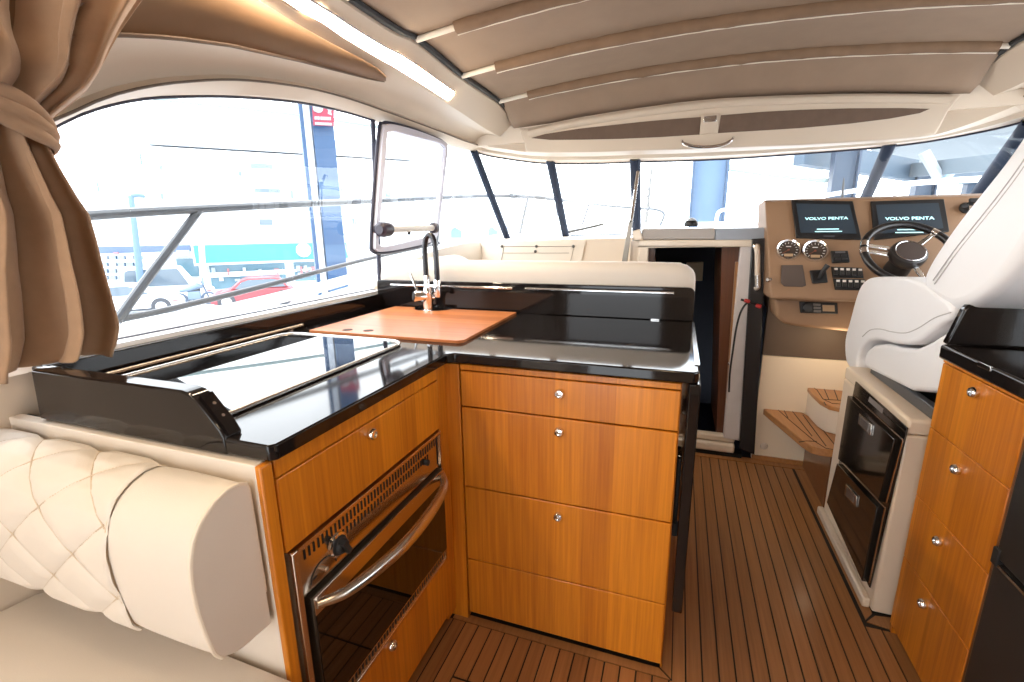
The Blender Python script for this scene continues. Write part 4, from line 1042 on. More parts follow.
# ---- lower bulkhead and steps up to the helm
whl = struct('wall_helm')
obj('helm_bulkhead', MB().box(0.452, 1.62, YB, YB+0.03, 0.0, 0.598), mat('cream_helm_wall', (0.86, 0.72, 0.54), 0.4), whl, smooth=0)
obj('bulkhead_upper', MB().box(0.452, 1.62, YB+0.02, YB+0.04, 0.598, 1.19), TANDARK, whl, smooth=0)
obj('drain_cover', MB().lathe([(0.020, 0), (0.018, 0.006), (0.010, 0.010)], at(764, 446, Y=YB), (0, -1, 0), 16), WHITE, whl)
obj('base_strip', MB().box(0.452, 0.72, YB-0.012, YB-0.001, 0.0, 0.025), STEPWOOD, whl)
def step_planks(poly, z, th, nx, axis_pts, name, parent, m=STEPWOOD):
    P = [at(u, v, Z=z) for u, v in poly]
    for p in P: p.y = max(p.y, 2.262)
    o = obj(name, MB().prism([p-Vector((0, 0, th)) for p in P], (0, 0, th)), m, parent, bevel=0.004)
    return P, o
t = thing('teak_step', 'low teak-planked step on the floor below the helm wall', 'step', (0.9, 2.5, 0))
L1 = [(760, 405.5), (799, 409.5), (806, 414.5), (816, 419), (830, 421.5), (870, 425), (870, 457), (846, 455.5), (833, 454), (822, 451), (812, 446.5), (803, 441)]
P, o = step_planks(L1, 0.30, 0.035, 0, None, 'tread', t)
ln = MB()
def seam(pxs, z, w=0.0035):
    ln.tube([at(u, v, Z=z+0.0002) for u, v in pxs], w*0.6, 5)
seam([(776, 408), (790, 420.5), (806, 434), (815, 441.5), (826, 448.5), (850, 452)], 0.30)
for a, b in (((783, 408.5), (788, 418)), ((791, 409.5), (812, 436)), ((803, 415), (826, 446)), ((815, 420), (838, 449)), ((829, 423), (848, 448)), ((840, 424), (856, 446))):
    seam([a, b], 0.30)
seam([(799, 442), (806, 441), (817, 441.5)], 0.30)
obj('tread_caulk', ln, CAULK, t)
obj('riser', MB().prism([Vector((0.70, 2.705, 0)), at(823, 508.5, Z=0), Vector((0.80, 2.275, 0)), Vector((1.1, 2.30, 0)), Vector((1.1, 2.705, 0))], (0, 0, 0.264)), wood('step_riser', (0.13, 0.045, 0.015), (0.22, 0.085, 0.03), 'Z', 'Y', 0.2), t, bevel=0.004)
t = thing('teak_step', 'small upper teak step above the lower one beside the helm seat base', 'step', (1.0, 2.6, 0.27))
L2 = [(801, 379.5), (860, 383), (860, 409.5), (842, 408.5), (829, 405.5), (820, 400.5), (812, 393)]
P, o = step_planks(L2, 0.44, 0.022, 0, None, 'tread', t)
ln = MB()
seam([(809, 385), (817, 390), (823, 399), (832, 403.5), (860, 405.5)], 0.44)
seam([(815, 388), (860, 391)], 0.44); seam([(824, 399.5), (860, 401.5)], 0.44)
for a, b in (((824, 388.5), (829, 399.8)), ((834, 389.3), (838, 400.3)), ((844, 390), (847, 401)), ((824, 402), (826, 405))):
    seam([a, b], 0.44)
obj('tread_caulk', ln, CAULK, t)
c_ = sum((at(u, v, Z=0.44) for u, v in L2), Vector())/len(L2)
Q = [c_+(at(u, v, Z=0.44)-c_)*0.94 for u, v in L2]
obj('riser', MB().prism([Vector((q.x, q.y, 0.303)) for q in Q], (0, 0, 0.114)), WHITE, t, bevel=0.004)

# ---- drawer refrigerator under the helm seat
t = thing('refrigerator_housing', 'cream moulded housing under the white helm seat holding the black fridge', 'seat base', (0.95, 1.95, 0))
hb = [(0.684, 1.645), (0.684, 2.235), (0.70, 2.255), (1.35, 2.255), (1.35, 1.645)]
obj('housing_body', MB().prism([(x, y, 0.0) for x, y in hb], (0, 0, 0.64)), mat('cream_housing', (0.72, 0.60, 0.47), 0.35, coat=0.3), t, bevel=0.008, seg=3)
obj('housing_top', MB().prism([(x, y, 0.642) for x, y in hb], (0, 0, 0.05)), mat('cream_housing', (0.72, 0.60, 0.47), 0.35, coat=0.3), t, bevel=0.010, seg=3)
obj('foot_strip', MB().box(0.660, 0.684, 1.66, 2.24, 0.0, 0.035), mat('cream_housing', (0.72, 0.60, 0.47), 0.35, coat=0.3), t, bevel=0.006)
t = thing('drawer_refrigerator', 'black two-drawer refrigerator in the cream base under the helm seat', 'refrigerator', (0.70, 1.92, 0.03))
XG = 0.683
def fx(poly, x0, x1): return MB().prism([at(u, v, X=XG)*1.0 + Vector((x0-XG, 0, 0)) for u, v in poly], (x1-x0, 0, 0))
FR = mat('black_fridge_gloss', (0.012, 0.009, 0.007), 0.10, coat=0.4)
obj('fridge_case', fx([(857, 381.5), (909, 428), (871, 588), (831, 506)], XG-0.005, XG-0.0005), FR, t, bevel=0.001)
FY0, FY1 = 1.672, 2.138
u_ = obj('drawer_front', fx([(853.5, 396), (901.5, 440), (885.5, 502.5), (843.5, 459.5)], XG-0.020, XG-0.005), FR, t, bevel=0.002)
l_ = obj('drawer_front', fx([(842.5, 464), (884, 508), (868.5, 582.5), (832, 503)], XG-0.020, XG-0.005), FR, t, bevel=0.002)
for d_, a_, b_ in ((u_, (853.5, 395), (902.5, 439.5)), (u_, (902.5, 440.5), (886.5, 502.5)), (l_, (842.5, 463), (885, 507.5)), (l_, (885, 508.5), (869.3, 582.5))):
    obj('steel_edge', MB().tube([at(*a_, X=XG-0.021), at(*b_, X=XG-0.021)], 0.0022, 6), STEEL, d_)
for d_, poly in ((u_, [(867.5, 414), (880, 425.5), (878.5, 436.5), (866, 424.5)]), (l_, [(853.5, 485), (865, 497.5), (863.5, 508), (852, 496)])):
    h_ = obj('handle_plate', fx(poly, XG-0.026, XG-0.019), STEEL, d_, bevel=0.002)
    cpx = sum(p[0] for p in poly)/4, sum(p[1] for p in poly)/4
    obj('handle_recess', fx([(cpx[0]+(u-cpx[0])*0.68, cpx[1]+(v-cpx[1])*0.68) for u, v in poly], XG-0.0275, XG-0.0255), mat('handle_grey', (0.25, 0.24, 0.24), 0.3, 0.8), h_, smooth=0)
obj('brand_plate', fx([(871.5, 396.8), (885.5, 409), (884.3, 413.8), (870.3, 401.3)], XG-0.0065, XG-0.0045), mat('grey_plate', (0.22, 0.20, 0.19), 0.4), t, smooth=0)

# ---- right-hand galley unit
t = thing('drawer_cabinet', 'narrow teak cabinet of four drawers at the right, under the black worktop', 'cabinet', (0.95, 1.4, 0))
XR_ = 0.708
obj('carcass', MB().box(XR_+0.02, 1.5, 1.225, 1.565, 0.02, 0.904), SLOT, t, smooth=0)
obj('side_panel', MB().box(XR_+0.004, 1.5, 1.566, 1.578, 0.0, 0.905), TEAKX, t, smooth=0)
obj('side_panel', MB().box(XR_+0.002, 1.5, 1.208, 1.222, 0.0, 0.905), mat('dark_teak_stile', (0.16, 0.06, 0.018), 0.4), t, smooth=0)
obj('top_rail', MB().box(XR_, XR_+0.018, 1.223, 1.577, 0.893, 0.905), TEAKY, t, bevel=0.001)
for z0, z1, kz, ky in ((0.702, 0.890, 0.861, 1.403), (0.487, 0.6995, 0.652, 1.405), (0.277, 0.4845, 0.436, 1.414), (0.03, 0.2745, 0.234, 1.418)):
    d = obj('drawer', MB().box(XR_, XR_+0.018, 1.223, 1.577, z0, z1), TEAKY, t, bevel=0.002)
    knob(Vector((XR_, ky, kz)), (-1, 0, 0), d)
obj('plinth', MB().box(XR_+0.03, 1.5, 1.23, 1.57, 0.0, 0.02), SLOT, t, smooth=0)
t = thing('dark_appliance', 'tall dark two-door appliance at the right edge beside the teak drawers', 'appliance', (0.95, 0.9, 0))
obj('case', MB().box(XR_+0.012, 1.5, 0.60, 1.203, 0.0, 0.90), BLACKMATT, t, smooth=0)
ud = obj('upper_door', MB().box(XR_-0.008, XR_+0.011, 0.60, 1.200, 0.548, 0.88), BLACKPANEL, t, bevel=0.003)
ld = obj('lower_door', MB().box(XR_-0.008, XR_+0.011, 0.60, 1.200, 0.05, 0.538), BLACKPANEL, t, bevel=0.003)
obj('door_edge', MB().box(XR_-0.0095, XR_-0.004, 0.60, 1.185, 0.531, 0.5375), STEEL, ld, smooth=0)
obj('door_latch', MB().box(XR_-0.012, XR_+0.004, 1.186, 1.206, 0.53, 0.57), RUBBER, t, bevel=0.002)
t = thing('right_worktop', 'glossy black worktop with raised end on the right-hand teak cabinet', 'worktop', (1.1, 1.1, 0.906))
obj('slab', MB().prism([(0.688, 0.55, 0.906), (0.688, 1.562, 0.906), (0.70, 1.578, 0.906), (1.6, 1.578, 0.906), (1.6, 0.55, 0.906)], (0, 0, 0.038)), BLACK, t, bevel=0.007, seg=3)
ep = [(0.700, 0.9445), (1.6, 0.9445), (1.6, 1.062)]+arc(0.722+0.03, 1.062-0.03, 0.03, 90, 165, 5)
obj('end_upstand', MB().prism([(x, 1.562, z) for x, z in ep], (0, 0.026, 0)), BLACK, t, bevel=0.006, seg=3)
obj('edge_latch', MB().prism([at(u, v, X=0.686) for u, v in ((977.5, 361), (990.5, 366.5), (989.5, 371.5), (976.5, 365.8))], (0.004, 0, 0)), CHROME, t, bevel=0.001)

# ---- helm seat
t = thing('pilot_chair', 'white leather helm seat with rounded cushion on the cream fridge housing', 'seat', (0.95, 2.0, 0.69))
sy = [(2.325, 0.668), (2.375, 0.685), (2.415, 0.74), (2.422, 0.79), (2.40, 0.86), (2.375, 0.95), (2.345, 1.01), (2.30, 1.045), (2.235, 1.064), (2.10, 1.080), (1.93, 1.092), (1.80, 1.082), (1.70, 1.06), (1.635, 1.045), (1.615, 1.01), (1.66, 0.985), (1.74, 0.93), (1.82, 0.888), (1.94, 0.862), (2.05, 0.850), (2.15, 0.825), (2.215, 0.785), (2.245, 0.73), (2.24, 0.69), (2.27, 0.668)]
obj('seat_cushion', MB().prism([(0.722, y, z) for y, z in smoothpath([(a, b, 0) for a, b in sy], 3, closed=True) and [(p.x, p.y) for p in smoothpath([(a, b, 0) for a, b in sy], 3, closed=True)]], (0.56, 0, 0)), WHITELEATHER, t, bevel=0.028, seg=5)
by = [(2.205, 0.702), (2.225, 0.735), (2.205, 0.775), (2.15, 0.81), (2.05, 0.838), (1.93, 0.852), (1.815, 0.876), (1.73, 0.92), (1.65, 0.97), (1.62, 0.975), (1.602, 0.92), (1.602, 0.815), (1.62, 0.79), (1.80, 0.737)]
obj('seat_shell', MB().prism([(0.738, y, z) for y, z in by], (0.53, 0, 0)), WHITELEATHER, t, bevel=0.022, seg=4)
obj('pedestal', MB().box(0.80, 1.15, 1.72, 2.10, 0.693, 0.79), BLACKMATT, t, bevel=0.01)
obj('slide_rail', MB().box(0.745, 0.77, 1.66, 2.16, 0.6925, 0.730), mat('grey_slide', (0.12, 0.13, 0.15), 0.3, 0.5), t, bevel=0.003)
ky = [(1.80, 1.065), (1.83, 1.10), (1.822, 1.15), (1.79, 1.21), (1.745, 1.275), (1.685, 1.345), (1.62, 1.42), (1.56, 1.51), (1.50, 1.60), (1.46, 1.655), (1.40, 1.66), (1.36, 1.62), (1.36, 1.52), (1.38, 1.38), (1.405, 1.24), (1.44, 1.15), (1.50, 1.085), (1.60, 1.035), (1.70, 1.035)]
kp = [(p.x, p.y) for p in smoothpath([(a, b, 0) for a, b in ky], 3, closed=True)]
def shx(z): return 0.722+0.12*max(0, z-1.08)
m = MB(); n = len(kp)
m.add([Vector((shx(z), y, z)) for y, z in kp]+[Vector((1.27-0.12*max(0, z-1.08), y, z)) for y, z in kp], [tuple(range(n)), tuple(range(n, 2*n))]+[(i, (i+1) % n, n+(i+1) % n, n+i) for i in range(n)])
obj('backrest', m, WHITELEATHER, t, bevel=0.032, seg=5)
sm = [(1.755, 1.10), (1.70, 1.185), (1.64, 1.26), (1.58, 1.335), (1.53, 1.41), (1.49, 1.50), (1.46, 1.58)]
for k in (0, 0.012):
    obj('backrest_seam', MB().tube(smoothpath([Vector((shx(z)-0.0005, y-k, z-k*0.8)) for y, z in sm], 4), 0.0018, 6), mat('grey_seam', (0.5, 0.48, 0.48), 0.6), t)
se = [(1.62, 1.005), (1.70, 0.975), (1.78, 0.93), (1.86, 0.897), (1.97, 0.878), (2.07, 0.868), (2.16, 0.845), (2.225, 0.805)]
obj('cushion_seam', MB().tube(smoothpath([Vector((0.7215, y, z+0.02)) for y, z in se], 4), 0.0018, 6), mat('grey_seam', (0.5, 0.48, 0.48), 0.6), t)
# ================================================================== OUTSIDE
VD = Vector((-0.743, 0.669, 0)); RD = Vector((0.669, 0.743, 0)); UP = Vector((0, 0, 1))
def S(u, v, d): return at(u, v, P=VD*d, N=VD)
def sbox(m, u0, v0, u1, v1, d, depth=0.3):
    """upright box facing the boat: picture rectangle at distance d, running back by depth"""
    a, b = S(u0, v0, d), S(u1, v1, d)
    w_ = (b-a).dot(RD); h_ = a.z-b.z
    c = a+RD*w_/2-UP*h_/2+VD*depth/2
    return m.obox(c, RD*abs(w_)/2, VD*depth/2, UP*abs(h_)/2)
GZ = S(256, 304.5, 27).z
quay = mat('pale_quay', (0.72, 0.74, 0.76), 0.8, noise=0.05, nscale=0.6)
smesh('ground', MB().box(-70, 60, -30, 90, GZ-0.3, GZ), quay, smooth=0)
WHT = mat('white_render', (0.80, 0.82, 0.85), 0.8)
WINB = mat('far_window', (0.13, 0.17, 0.20), 0.3)
GREYB = mat('far_grey', (0.24, 0.27, 0.29), 0.8)
TEAL = mat('teal_awning', (0.055, 0.22, 0.26), 0.7)
BLUE = mat('blue_steel', (0.013, 0.05, 0.12), 0.45, noise=0.15, nscale=3)
PALEBLUE = mat('pale_blue_steel', (0.09, 0.15, 0.24), 0.5)
# ---- buildings across the street
t = thing('street_building', 'long pale white building with small balconies across the street outside the left window', 'building', S(230, 304, 34))
obj('facade', sbox(MB(), 148, 146, 420, 304, 34, 6), WHT, t, smooth=0)
obj('roof_edge', sbox(MB(), 147, 143.5, 421, 146.5, 33.8, 6.5), mat('far_roof', (0.42, 0.44, 0.46), 0.8), t, smooth=0)
for u0, v0, u1, v1 in ((250, 163, 273, 169), (254, 188, 281, 193), (259, 219, 273, 225), (196, 196, 200, 201), (238, 171, 242, 176), (290, 190, 294, 199), (310, 219, 315, 226), (352, 218, 357, 224), (340, 188, 346, 196), (385, 190, 391, 198), (159, 165, 163, 170), (160, 193, 164, 199)):
    f = obj('window', sbox(MB(), u0, v0, u1, v1, 33.95, 0.15), WINB, t, smooth=0)
for u0, v0, u1, v1 in ((247, 169.5, 276, 171.5), (250, 194, 284, 196), (256, 225.5, 276, 227)):
    obj('balcony_slab', sbox(MB(), u0, v0, u1, v1, 33.2, 0.9), mat('far_roof', (0.42, 0.44, 0.46), 0.8), t, smooth=0)
t = thing('corner_building', 'pale low building with a grey tiled roof beside the curtain outside', 'building', S(110, 304, 36))
obj('facade', sbox(MB(), 60, 137, 146, 304, 36, 6), WHT, t, smooth=0)
a = [S(70, 137, 35.6), S(146, 138, 35.6), S(143, 130, 37.5), S(84, 128.5, 37.5)]
obj('tiled_roof', MB().prism(a, (0, 0, 0.12)), mat('far_tiles', (0.33, 0.35, 0.35), 0.8, noise=0.35, nscale=5), t, smooth=0)
obj('window', sbox(MB(), 115, 183, 148, 195, 35.95, 0.15), mat('far_window_pale', (0.34, 0.42, 0.50), 0.3), t, smooth=0)
obj('balcony_rail', sbox(MB(), 113, 195.5, 149, 198, 35.6, 0.3), GREYB, t, smooth=0)
for u0, v0, u1, v1 in ((138.5, 153, 143, 165), (96, 182, 100, 193), (158, 166, 162, 170)):
    obj('window', sbox(MB(), u0, v0, u1, v1, 35.95, 0.15), WINB, t, smooth=0)
# ---- shopfronts
t = thing('shop_awning_front', 'shopfront under a long teal fascia with a round white sign outside', 'shop', S(250, 300, 33))
obj('fascia', sbox(MB(), 193, 245.5, 348, 258, 32.0, 1.0), TEAL, t, smooth=0)
obj('fascia_edge', sbox(MB(), 193, 258, 348, 260, 32.2, 0.8), WHT, t, smooth=0)
o = S(303.5, 250, 31.9)
obj('round_sign', MB().lathe([(0.42, 0), (0.42, 0.06), (0.38, 0.08)], o, -VD, 24), WHT, t)
for u0, v0, u1, v1 in ((208, 261, 287, 285), (293, 259, 318, 280)):
    p = obj('shop_window', sbox(MB(), u0, v0, u1, v1, 32.9, 0.15), mat('shop_glass', (0.12, 0.21, 0.26), 0.15), t, smooth=0)
    rnd = random.Random(3)
    for i in range(9):
        x = u0+3+(u1-u0-8)*i/9
        h = rnd.uniform(3, 9)
        obj('display_item', sbox(MB(), x, v1-4-h*0.6 if i % 2 else v0+5+h*0.4, x+rnd.uniform(3, 6), v1-4 if i % 2 else v0+8+h, 32.7, 0.2), mat('goods_'+'abc'[i % 3], [(0.30, 0.36, 0.40), (0.42, 0.46, 0.50), (0.35, 0.16, 0.17)][i % 3], 0.7), p, smooth=0)
    obj('glazing_bar', sbox(MB(), u0, (v0+v1)/2, u1, (v0+v1)/2+0.9, 32.7, 0.1), WHT, p, smooth=0)
t = thing('crate_shop', 'shop with a dark blue header and stacked pale crates left of the teal fascia', 'shop', S(140, 300, 34))
obj('header', sbox(MB(), 94, 247, 190, 251.5, 33.0, 0.8), mat('shop_header', (0.09, 0.13, 0.22), 0.6), t, smooth=0)
obj('shop_window', sbox(MB(), 176, 259, 200, 276, 33.4, 0.2), mat('shop_glass', (0.12, 0.21, 0.26), 0.15), t, smooth=0)
for i in range(5):
    for j in range(4):
        u = 100+8.6*i; v = 256+6.8*j
        obj('crate', sbox(MB(), u, v, u+7.4, v+3.8, 32.6, 0.5), [mat('crate_blue', (0.20, 0.27, 0.36), 0.7), mat('crate_pale', (0.33, 0.38, 0.42), 0.7)][(i+j*2) % 3 == 0], t, smooth=0)
obj('red_crate', sbox(MB(), 113, 252.5, 118, 255, 32.5, 0.3), mat('goods_c', (0.35, 0.16, 0.17), 0.7), t, smooth=0)
obj('shop_sign', sbox(MB(), 176, 250.5, 190, 256, 32.8, 0.2), mat('far_window_pale', (0.34, 0.42, 0.50), 0.3), t, smooth=0)
# ---- lamp posts
def pole(label, u0, v0, u1, v1, d, r, m, name='lamp_post', cat='lamp post', head=True):
    a, b = S(u0, v0, d), S(u1, v1, d)
    b = Vector((a.x, a.y, b.z)) if False else b
    t = thing(name, label, cat, b)
    obj('shaft', MB().tube([a, a.lerp(b, 0.5), b], [r*0.7, r*0.85, r], 10), m, t)
    if head: obj('bracket', MB().tube([a, a+RD*0.3+UP*0.05, a+RD*0.55], r*0.5, 8), m, t)
    return t
pole('grey-blue tapering lamp post before the crates outside the left window', 131, 196, 141, 285, 30, 0.17, PALEBLUE)
pole('white post at the left end of the teal fascia outside', 199, 190, 204, 297, 29, 0.15, WHT, 'street_post', 'post', False)
# ---- cars
def car(name, label, u, vg, d, length, paint, flip=1, estate=False):
    base = S(u, vg, d); base.z = GZ
    t = thing(name, label, 'car', base, 'cars parked across the street')
    f = RD*flip
    def q(x, y, z): return base+f*x+VD*y+UP*z
    L = length/2
    low = [(-L, 0.32), (-L+0.05, 0.62), (-L+0.12, 0.80), (-L+0.75, 0.86), (L-0.85, 0.86), (L-0.25, 0.72), (L, 0.56), (L, 0.28), (L-0.2, 0.20), (-L+0.2, 0.20)]
    arches = MB()
    b_ = obj('body', MB().prism([q(x, -0.82, z) for x, z in low], VD*1.64), paint, t, bevel=0.06, seg=3)
    cabp = [(-L+0.35, 0.85), (-L+0.65, 1.30), (-L+0.95, 1.38), (0.25, 1.38), (0.55, 1.28), (L-0.85, 0.86)] if not estate else [(-L+0.06, 0.85), (-L+0.2, 1.75), (-L+0.4, 1.85), (0.6, 1.85), (L-0.8, 0.86)]
    obj('roof', MB().prism([q(x, -0.70, z) for x, z in cabp], VD*1.40), paint, t, bevel=0.06, seg=3)
    gl = [(cabp[0][0]+0.15, 0.90)]+[(x*0.93, z-0.07) for x, z in cabp[1:-1]]+[(cabp[-1][0]-0.22, 0.90)]
    obj('side_window', MB().prism([q(x, -0.715, z) for x, z in gl], VD*1.43), mat('car_glass', (0.10, 0.13, 0.16), 0.1), t, smooth=0)
    for x in (-length*0.32, length*0.325):
        w_ = obj('wheel', MB().lathe([(0.20, -0.01), (0.31, -0.01), (0.33, 0.03), (0.33, 0.16), (0.31, 0.2)], q(x, -0.84, 0.33), VD, 24), mat('tyre', (0.05, 0.055, 0.065), 0.8), t)
        obj('hubcap', MB().lathe([(0.22, -0.02), (0.20, -0.03), (0.02, -0.035)], q(x, -0.84, 0.33), VD, 18), mat('hubcap', (0.45, 0.47, 0.5), 0.3, 0.4), w_)
        obj('wheel_arch', MB().lathe([(0.385, -0.006), (0.385, 0.02)], q(x, -0.826, 0.35), VD, 24), mat('tyre', (0.05, 0.055, 0.065), 0.8), w_)
    obj('sill', MB().prism([q(x, -0.83, z) for x, z in ((-L+0.25, 0.2), (L-0.25, 0.2), (L-0.3, 0.30), (-L+0.3, 0.30))], VD*0.02), mat('tyre', (0.05, 0.055, 0.065), 0.8), t, smooth=0)
    obj('tail_lamp', MB().prism([q(x, -0.825, z) for x, z in ((L-0.28, 0.62), (L-0.05, 0.58), (L-0.04, 0.50), (L-0.28, 0.52))], VD*0.02), mat('lamp_pink', (0.5, 0.12, 0.12), 0.3), t, smooth=0)
    return t
car('parked_car', 'red car parked before the teal-fascia shop, seen through the left window', 256.5, 304, 27, 3.8, mat('red_paint', (0.25, 0.03, 0.04), 0.35, coat=0.3), -1)
car('parked_car', 'white car parked beside the curtain outside the left window', 128, 308, 27, 4.2, mat('white_paint', (0.75, 0.78, 0.82), 0.35), 1)
car('parked_van', 'white van parked behind the slanting rail strut outside the left window', 172, 300, 31, 4.0, mat('white_paint', (0.75, 0.78, 0.82), 0.35), 1, True)
t = thing('parked_motorbike', 'dark blue motorbike parked left of the white post outside', 'motorbike', S(195, 300, 28.5))
base = S(195, 299, 28.5); base.z = GZ
mb = lambda x, z: base+RD*x+UP*z
for x in (-0.62, 0.62):
    obj('wheel', MB().tube([mb(x+0.29*math.cos(a*PI/9), 0.32+0.29*math.sin(a*PI/9)) for a in range(18)], 0.06, 8, closed=True), mat('bike_dark', (0.08, 0.11, 0.16), 0.5), t)
obj('engine', MB().obox(mb(0, 0.5), RD*0.28, VD*0.15, UP*0.2), mat('bike_blue', (0.14, 0.20, 0.28), 0.5), t, bevel=0.05)
obj('tank', MB().tube([mb(-0.6, 0.75), mb(-0.2, 0.82), mb(0.2, 0.98), mb(0.42, 0.92)], [0.07, 0.12, 0.16, 0.08], 10), mat('bike_blue', (0.14, 0.20, 0.28), 0.5), t)
obj('fork', MB().tube([mb(0.62, 0.32), mb(0.45, 0.95), mb(0.38, 1.2)], 0.04, 8), mat('bike_dark', (0.08, 0.11, 0.16), 0.5), t)
obj('windshield', MB().obox(mb(0.46, 1.2), RD*0.03, VD*0.2, UP*0.18), mat('bike_blue', (0.14, 0.20, 0.28), 0.5), t)
# ---- blue post with the red sign, and the cable beside it
def ibeam(name, label, a, b, wdt, dep, ax, ay, m, mf, cat='post'):
    t = thing(name, label, cat, (b.x, b.y, b.z), 'blue columns of the boat hall')
    h = (a.z-b.z)/2; c = (a+b)/2
    obj('web', MB().obox(c, ax*(wdt/2-0.04), ay*0.02, UP*h), m, t, smooth=0)
    for s in (-1, 1):
        obj('flange', MB().obox(c+ax*s*(wdt/2-0.02), ax*0.02, ay*dep/2, UP*h), mf, t, smooth=0)
    return t
a, b = S(324.5, 60, 9), S(334, 310, 9)
t = thing('steel_post', 'blue steel post below the red sign outside the left window', 'post', (b.x, b.y, GZ))
aa = Vector((a.x, a.y, 6.0)); u_ = (S(337, 200, 9)-S(313, 200, 9)).dot(RD)
cx_ = S(329.5, 200, 9)
obj('shaft', MB().obox(Vector((cx_.x, cx_.y, (GZ+6)/2)), RD*0.165, VD*0.12, UP*(6-GZ)/2), BLUE, t, smooth=0)
for v0, v1 in ((180, 196), (245, 262), (282, 300)):
    z0, z1 = S(330, v0, 8.87).z, S(330, v1, 8.87).z
    obj('pale_band', MB().obox(Vector((cx_.x, cx_.y, (z0+z1)/2))-VD*0.125, RD*0.166, VD*0.006, UP*abs(z0-z1)/2), mat('worn_blue', (0.032, 0.075, 0.145), 0.5), t, smooth=0)
obj('pale_edge', MB().obox(Vector((cx_.x, cx_.y, (GZ+6)/2))-RD*0.235+VD*0.05, RD*0.05, VD*0.1, UP*(6-GZ)/2), mat('pale_edge', (0.42, 0.46, 0.52), 0.5), t, smooth=0)
obj('dark_edge', MB().obox(Vector((cx_.x, cx_.y, (GZ+6)/2))-RD*0.315+VD*0.05, RD*0.028, VD*0.1, UP*(6-GZ)/2), BLUE, t, smooth=0)
t = thing('warning_sign', 'red and white sign panel at the top of the blue post outside', 'sign', S(323, 126, 8.75))
RS = mat('sign_red', (0.20, 0.009, 0.033), 0.5); WS = mat('sign_white', (0.24, 0.25, 0.265), 0.5)
def splate(pts, d, dep, m, name, par):
    return obj(name, MB().prism([S(u, v, d) for u, v in pts], VD*dep), m, par, smooth=0)
splate([(311.6, 95), (334, 95), (334.2, 126.2), (313.2, 125.2)], 8.7, 0.02, RS, 'panel', t)
o = S(317.9, 107.5, 8.69)
obj('round_symbol', MB().lathe([(0.079, 0), (0.079, 0.004)], o, -VD, 24), WS, t)
splate([(313.2, 103), (315, 103), (314.4, 112), (313.2, 110)], 8.692, 0.004, WS, 'side_symbol', t)
splate([(326.5, 108.5), (328.5, 104), (331.5, 104), (332, 108), (331, 112), (332.2, 115.5), (327.6, 113.6), (328.4, 110.6)], 8.692, 0.004, WS, 'hand_symbol', t)
for v0, v1, u0, u1 in ((116.2, 119.6, 314.5, 331.8), (122, 124.8, 315, 332.5)):
    rnd = random.Random(int(v0)); u = u0
    while u < u1-0.8:
        w_ = rnd.uniform(0.7, 1.6)
        splate([(u, v0+0.05*(u-u0)), (u+w_, v0+0.05*(u-u0)), (u+w_, v1+0.05*(u-u0)), (u, v1+0.05*(u-u0))], 8.692, 0.004, WS, 'sign_lettering', t)
        u += w_+0.35
# overhead cable
t = thing('overhead_cable', 'thin grey-green cable strung across the street high in the left window', 'cable', S(169, 100, 22))
obj('cable', MB().tube([S(120, 94, 22), S(169, 100, 22), S(240, 107.5, 22), S(306, 115.5, 22), S(379, 127, 22), S(450, 138, 22)], 0.075, 8), mat('cable_green', (0.20, 0.26, 0.26), 0.7), t)
# ---- bare trees
def tree(label, u, vb, vt, d, seed, n=26, th=0.06):
    rnd = random.Random(seed)
    b, tp = S(u, vb, d), S(u, vt, d)
    t = thing('bare_tree', label, 'tree', (b.x, b.y, GZ), 'bare trees outside')
    H_ = tp.z-GZ
    m = MB(); base = Vector((b.x, b.y, GZ))
    m.tube([base, base+UP*H_*0.3+RD*0.05, base+UP*H_*0.5], [th*1.6, th*1.3, th], 7)
    tw = MB()
    def grow(p, dirv, ln, r, k):
        pts = [p]
        for i in range(4):
            dirv = (dirv+Vector((rnd.uniform(-.3, .3), rnd.uniform(-.3, .3), rnd.uniform(-.05, .25)))).normalized()
            pts.append(pts[-1]+dirv*ln/4)
        tw.tube(pts, [r*(1-0.18*i) for i in range(5)], 5)
        if k:
            for i in range(3):
                q = pts[rnd.randint(2, 4)]
                dv_ = (dirv+Vector((rnd.uniform(-.9, .9), rnd.uniform(-.9, .9), rnd.uniform(-.2, .6)))).normalized()
                grow(q, dv_, ln*0.62, r*0.6, k-1)
    for i in range(6):
        a = rnd.uniform(0, 6.28)
        grow(base+UP*H_*(0.35+0.03*i), Vector((math.cos(a)*0.7, math.sin(a)*0.7, 0.8)).normalized(), H_*0.33, th*0.55, 3)
    bark = mat('grey_bark', (0.26, 0.25, 0.25), 0.9)
    obj('trunk', m, bark, t); obj('branches', tw, bark, t)
tree('thin bare tree behind the curtain edge outside the left window', 84, 290, 140, 24, 5, th=0.045)
tree('bare pale tree right of the blue post outside the left window', 352, 290, 140, 20, 11, th=0.045)
tree('bare tree beyond the windscreen left of the wide blue column', 668, 226, 178, 26, 21, th=0.05)
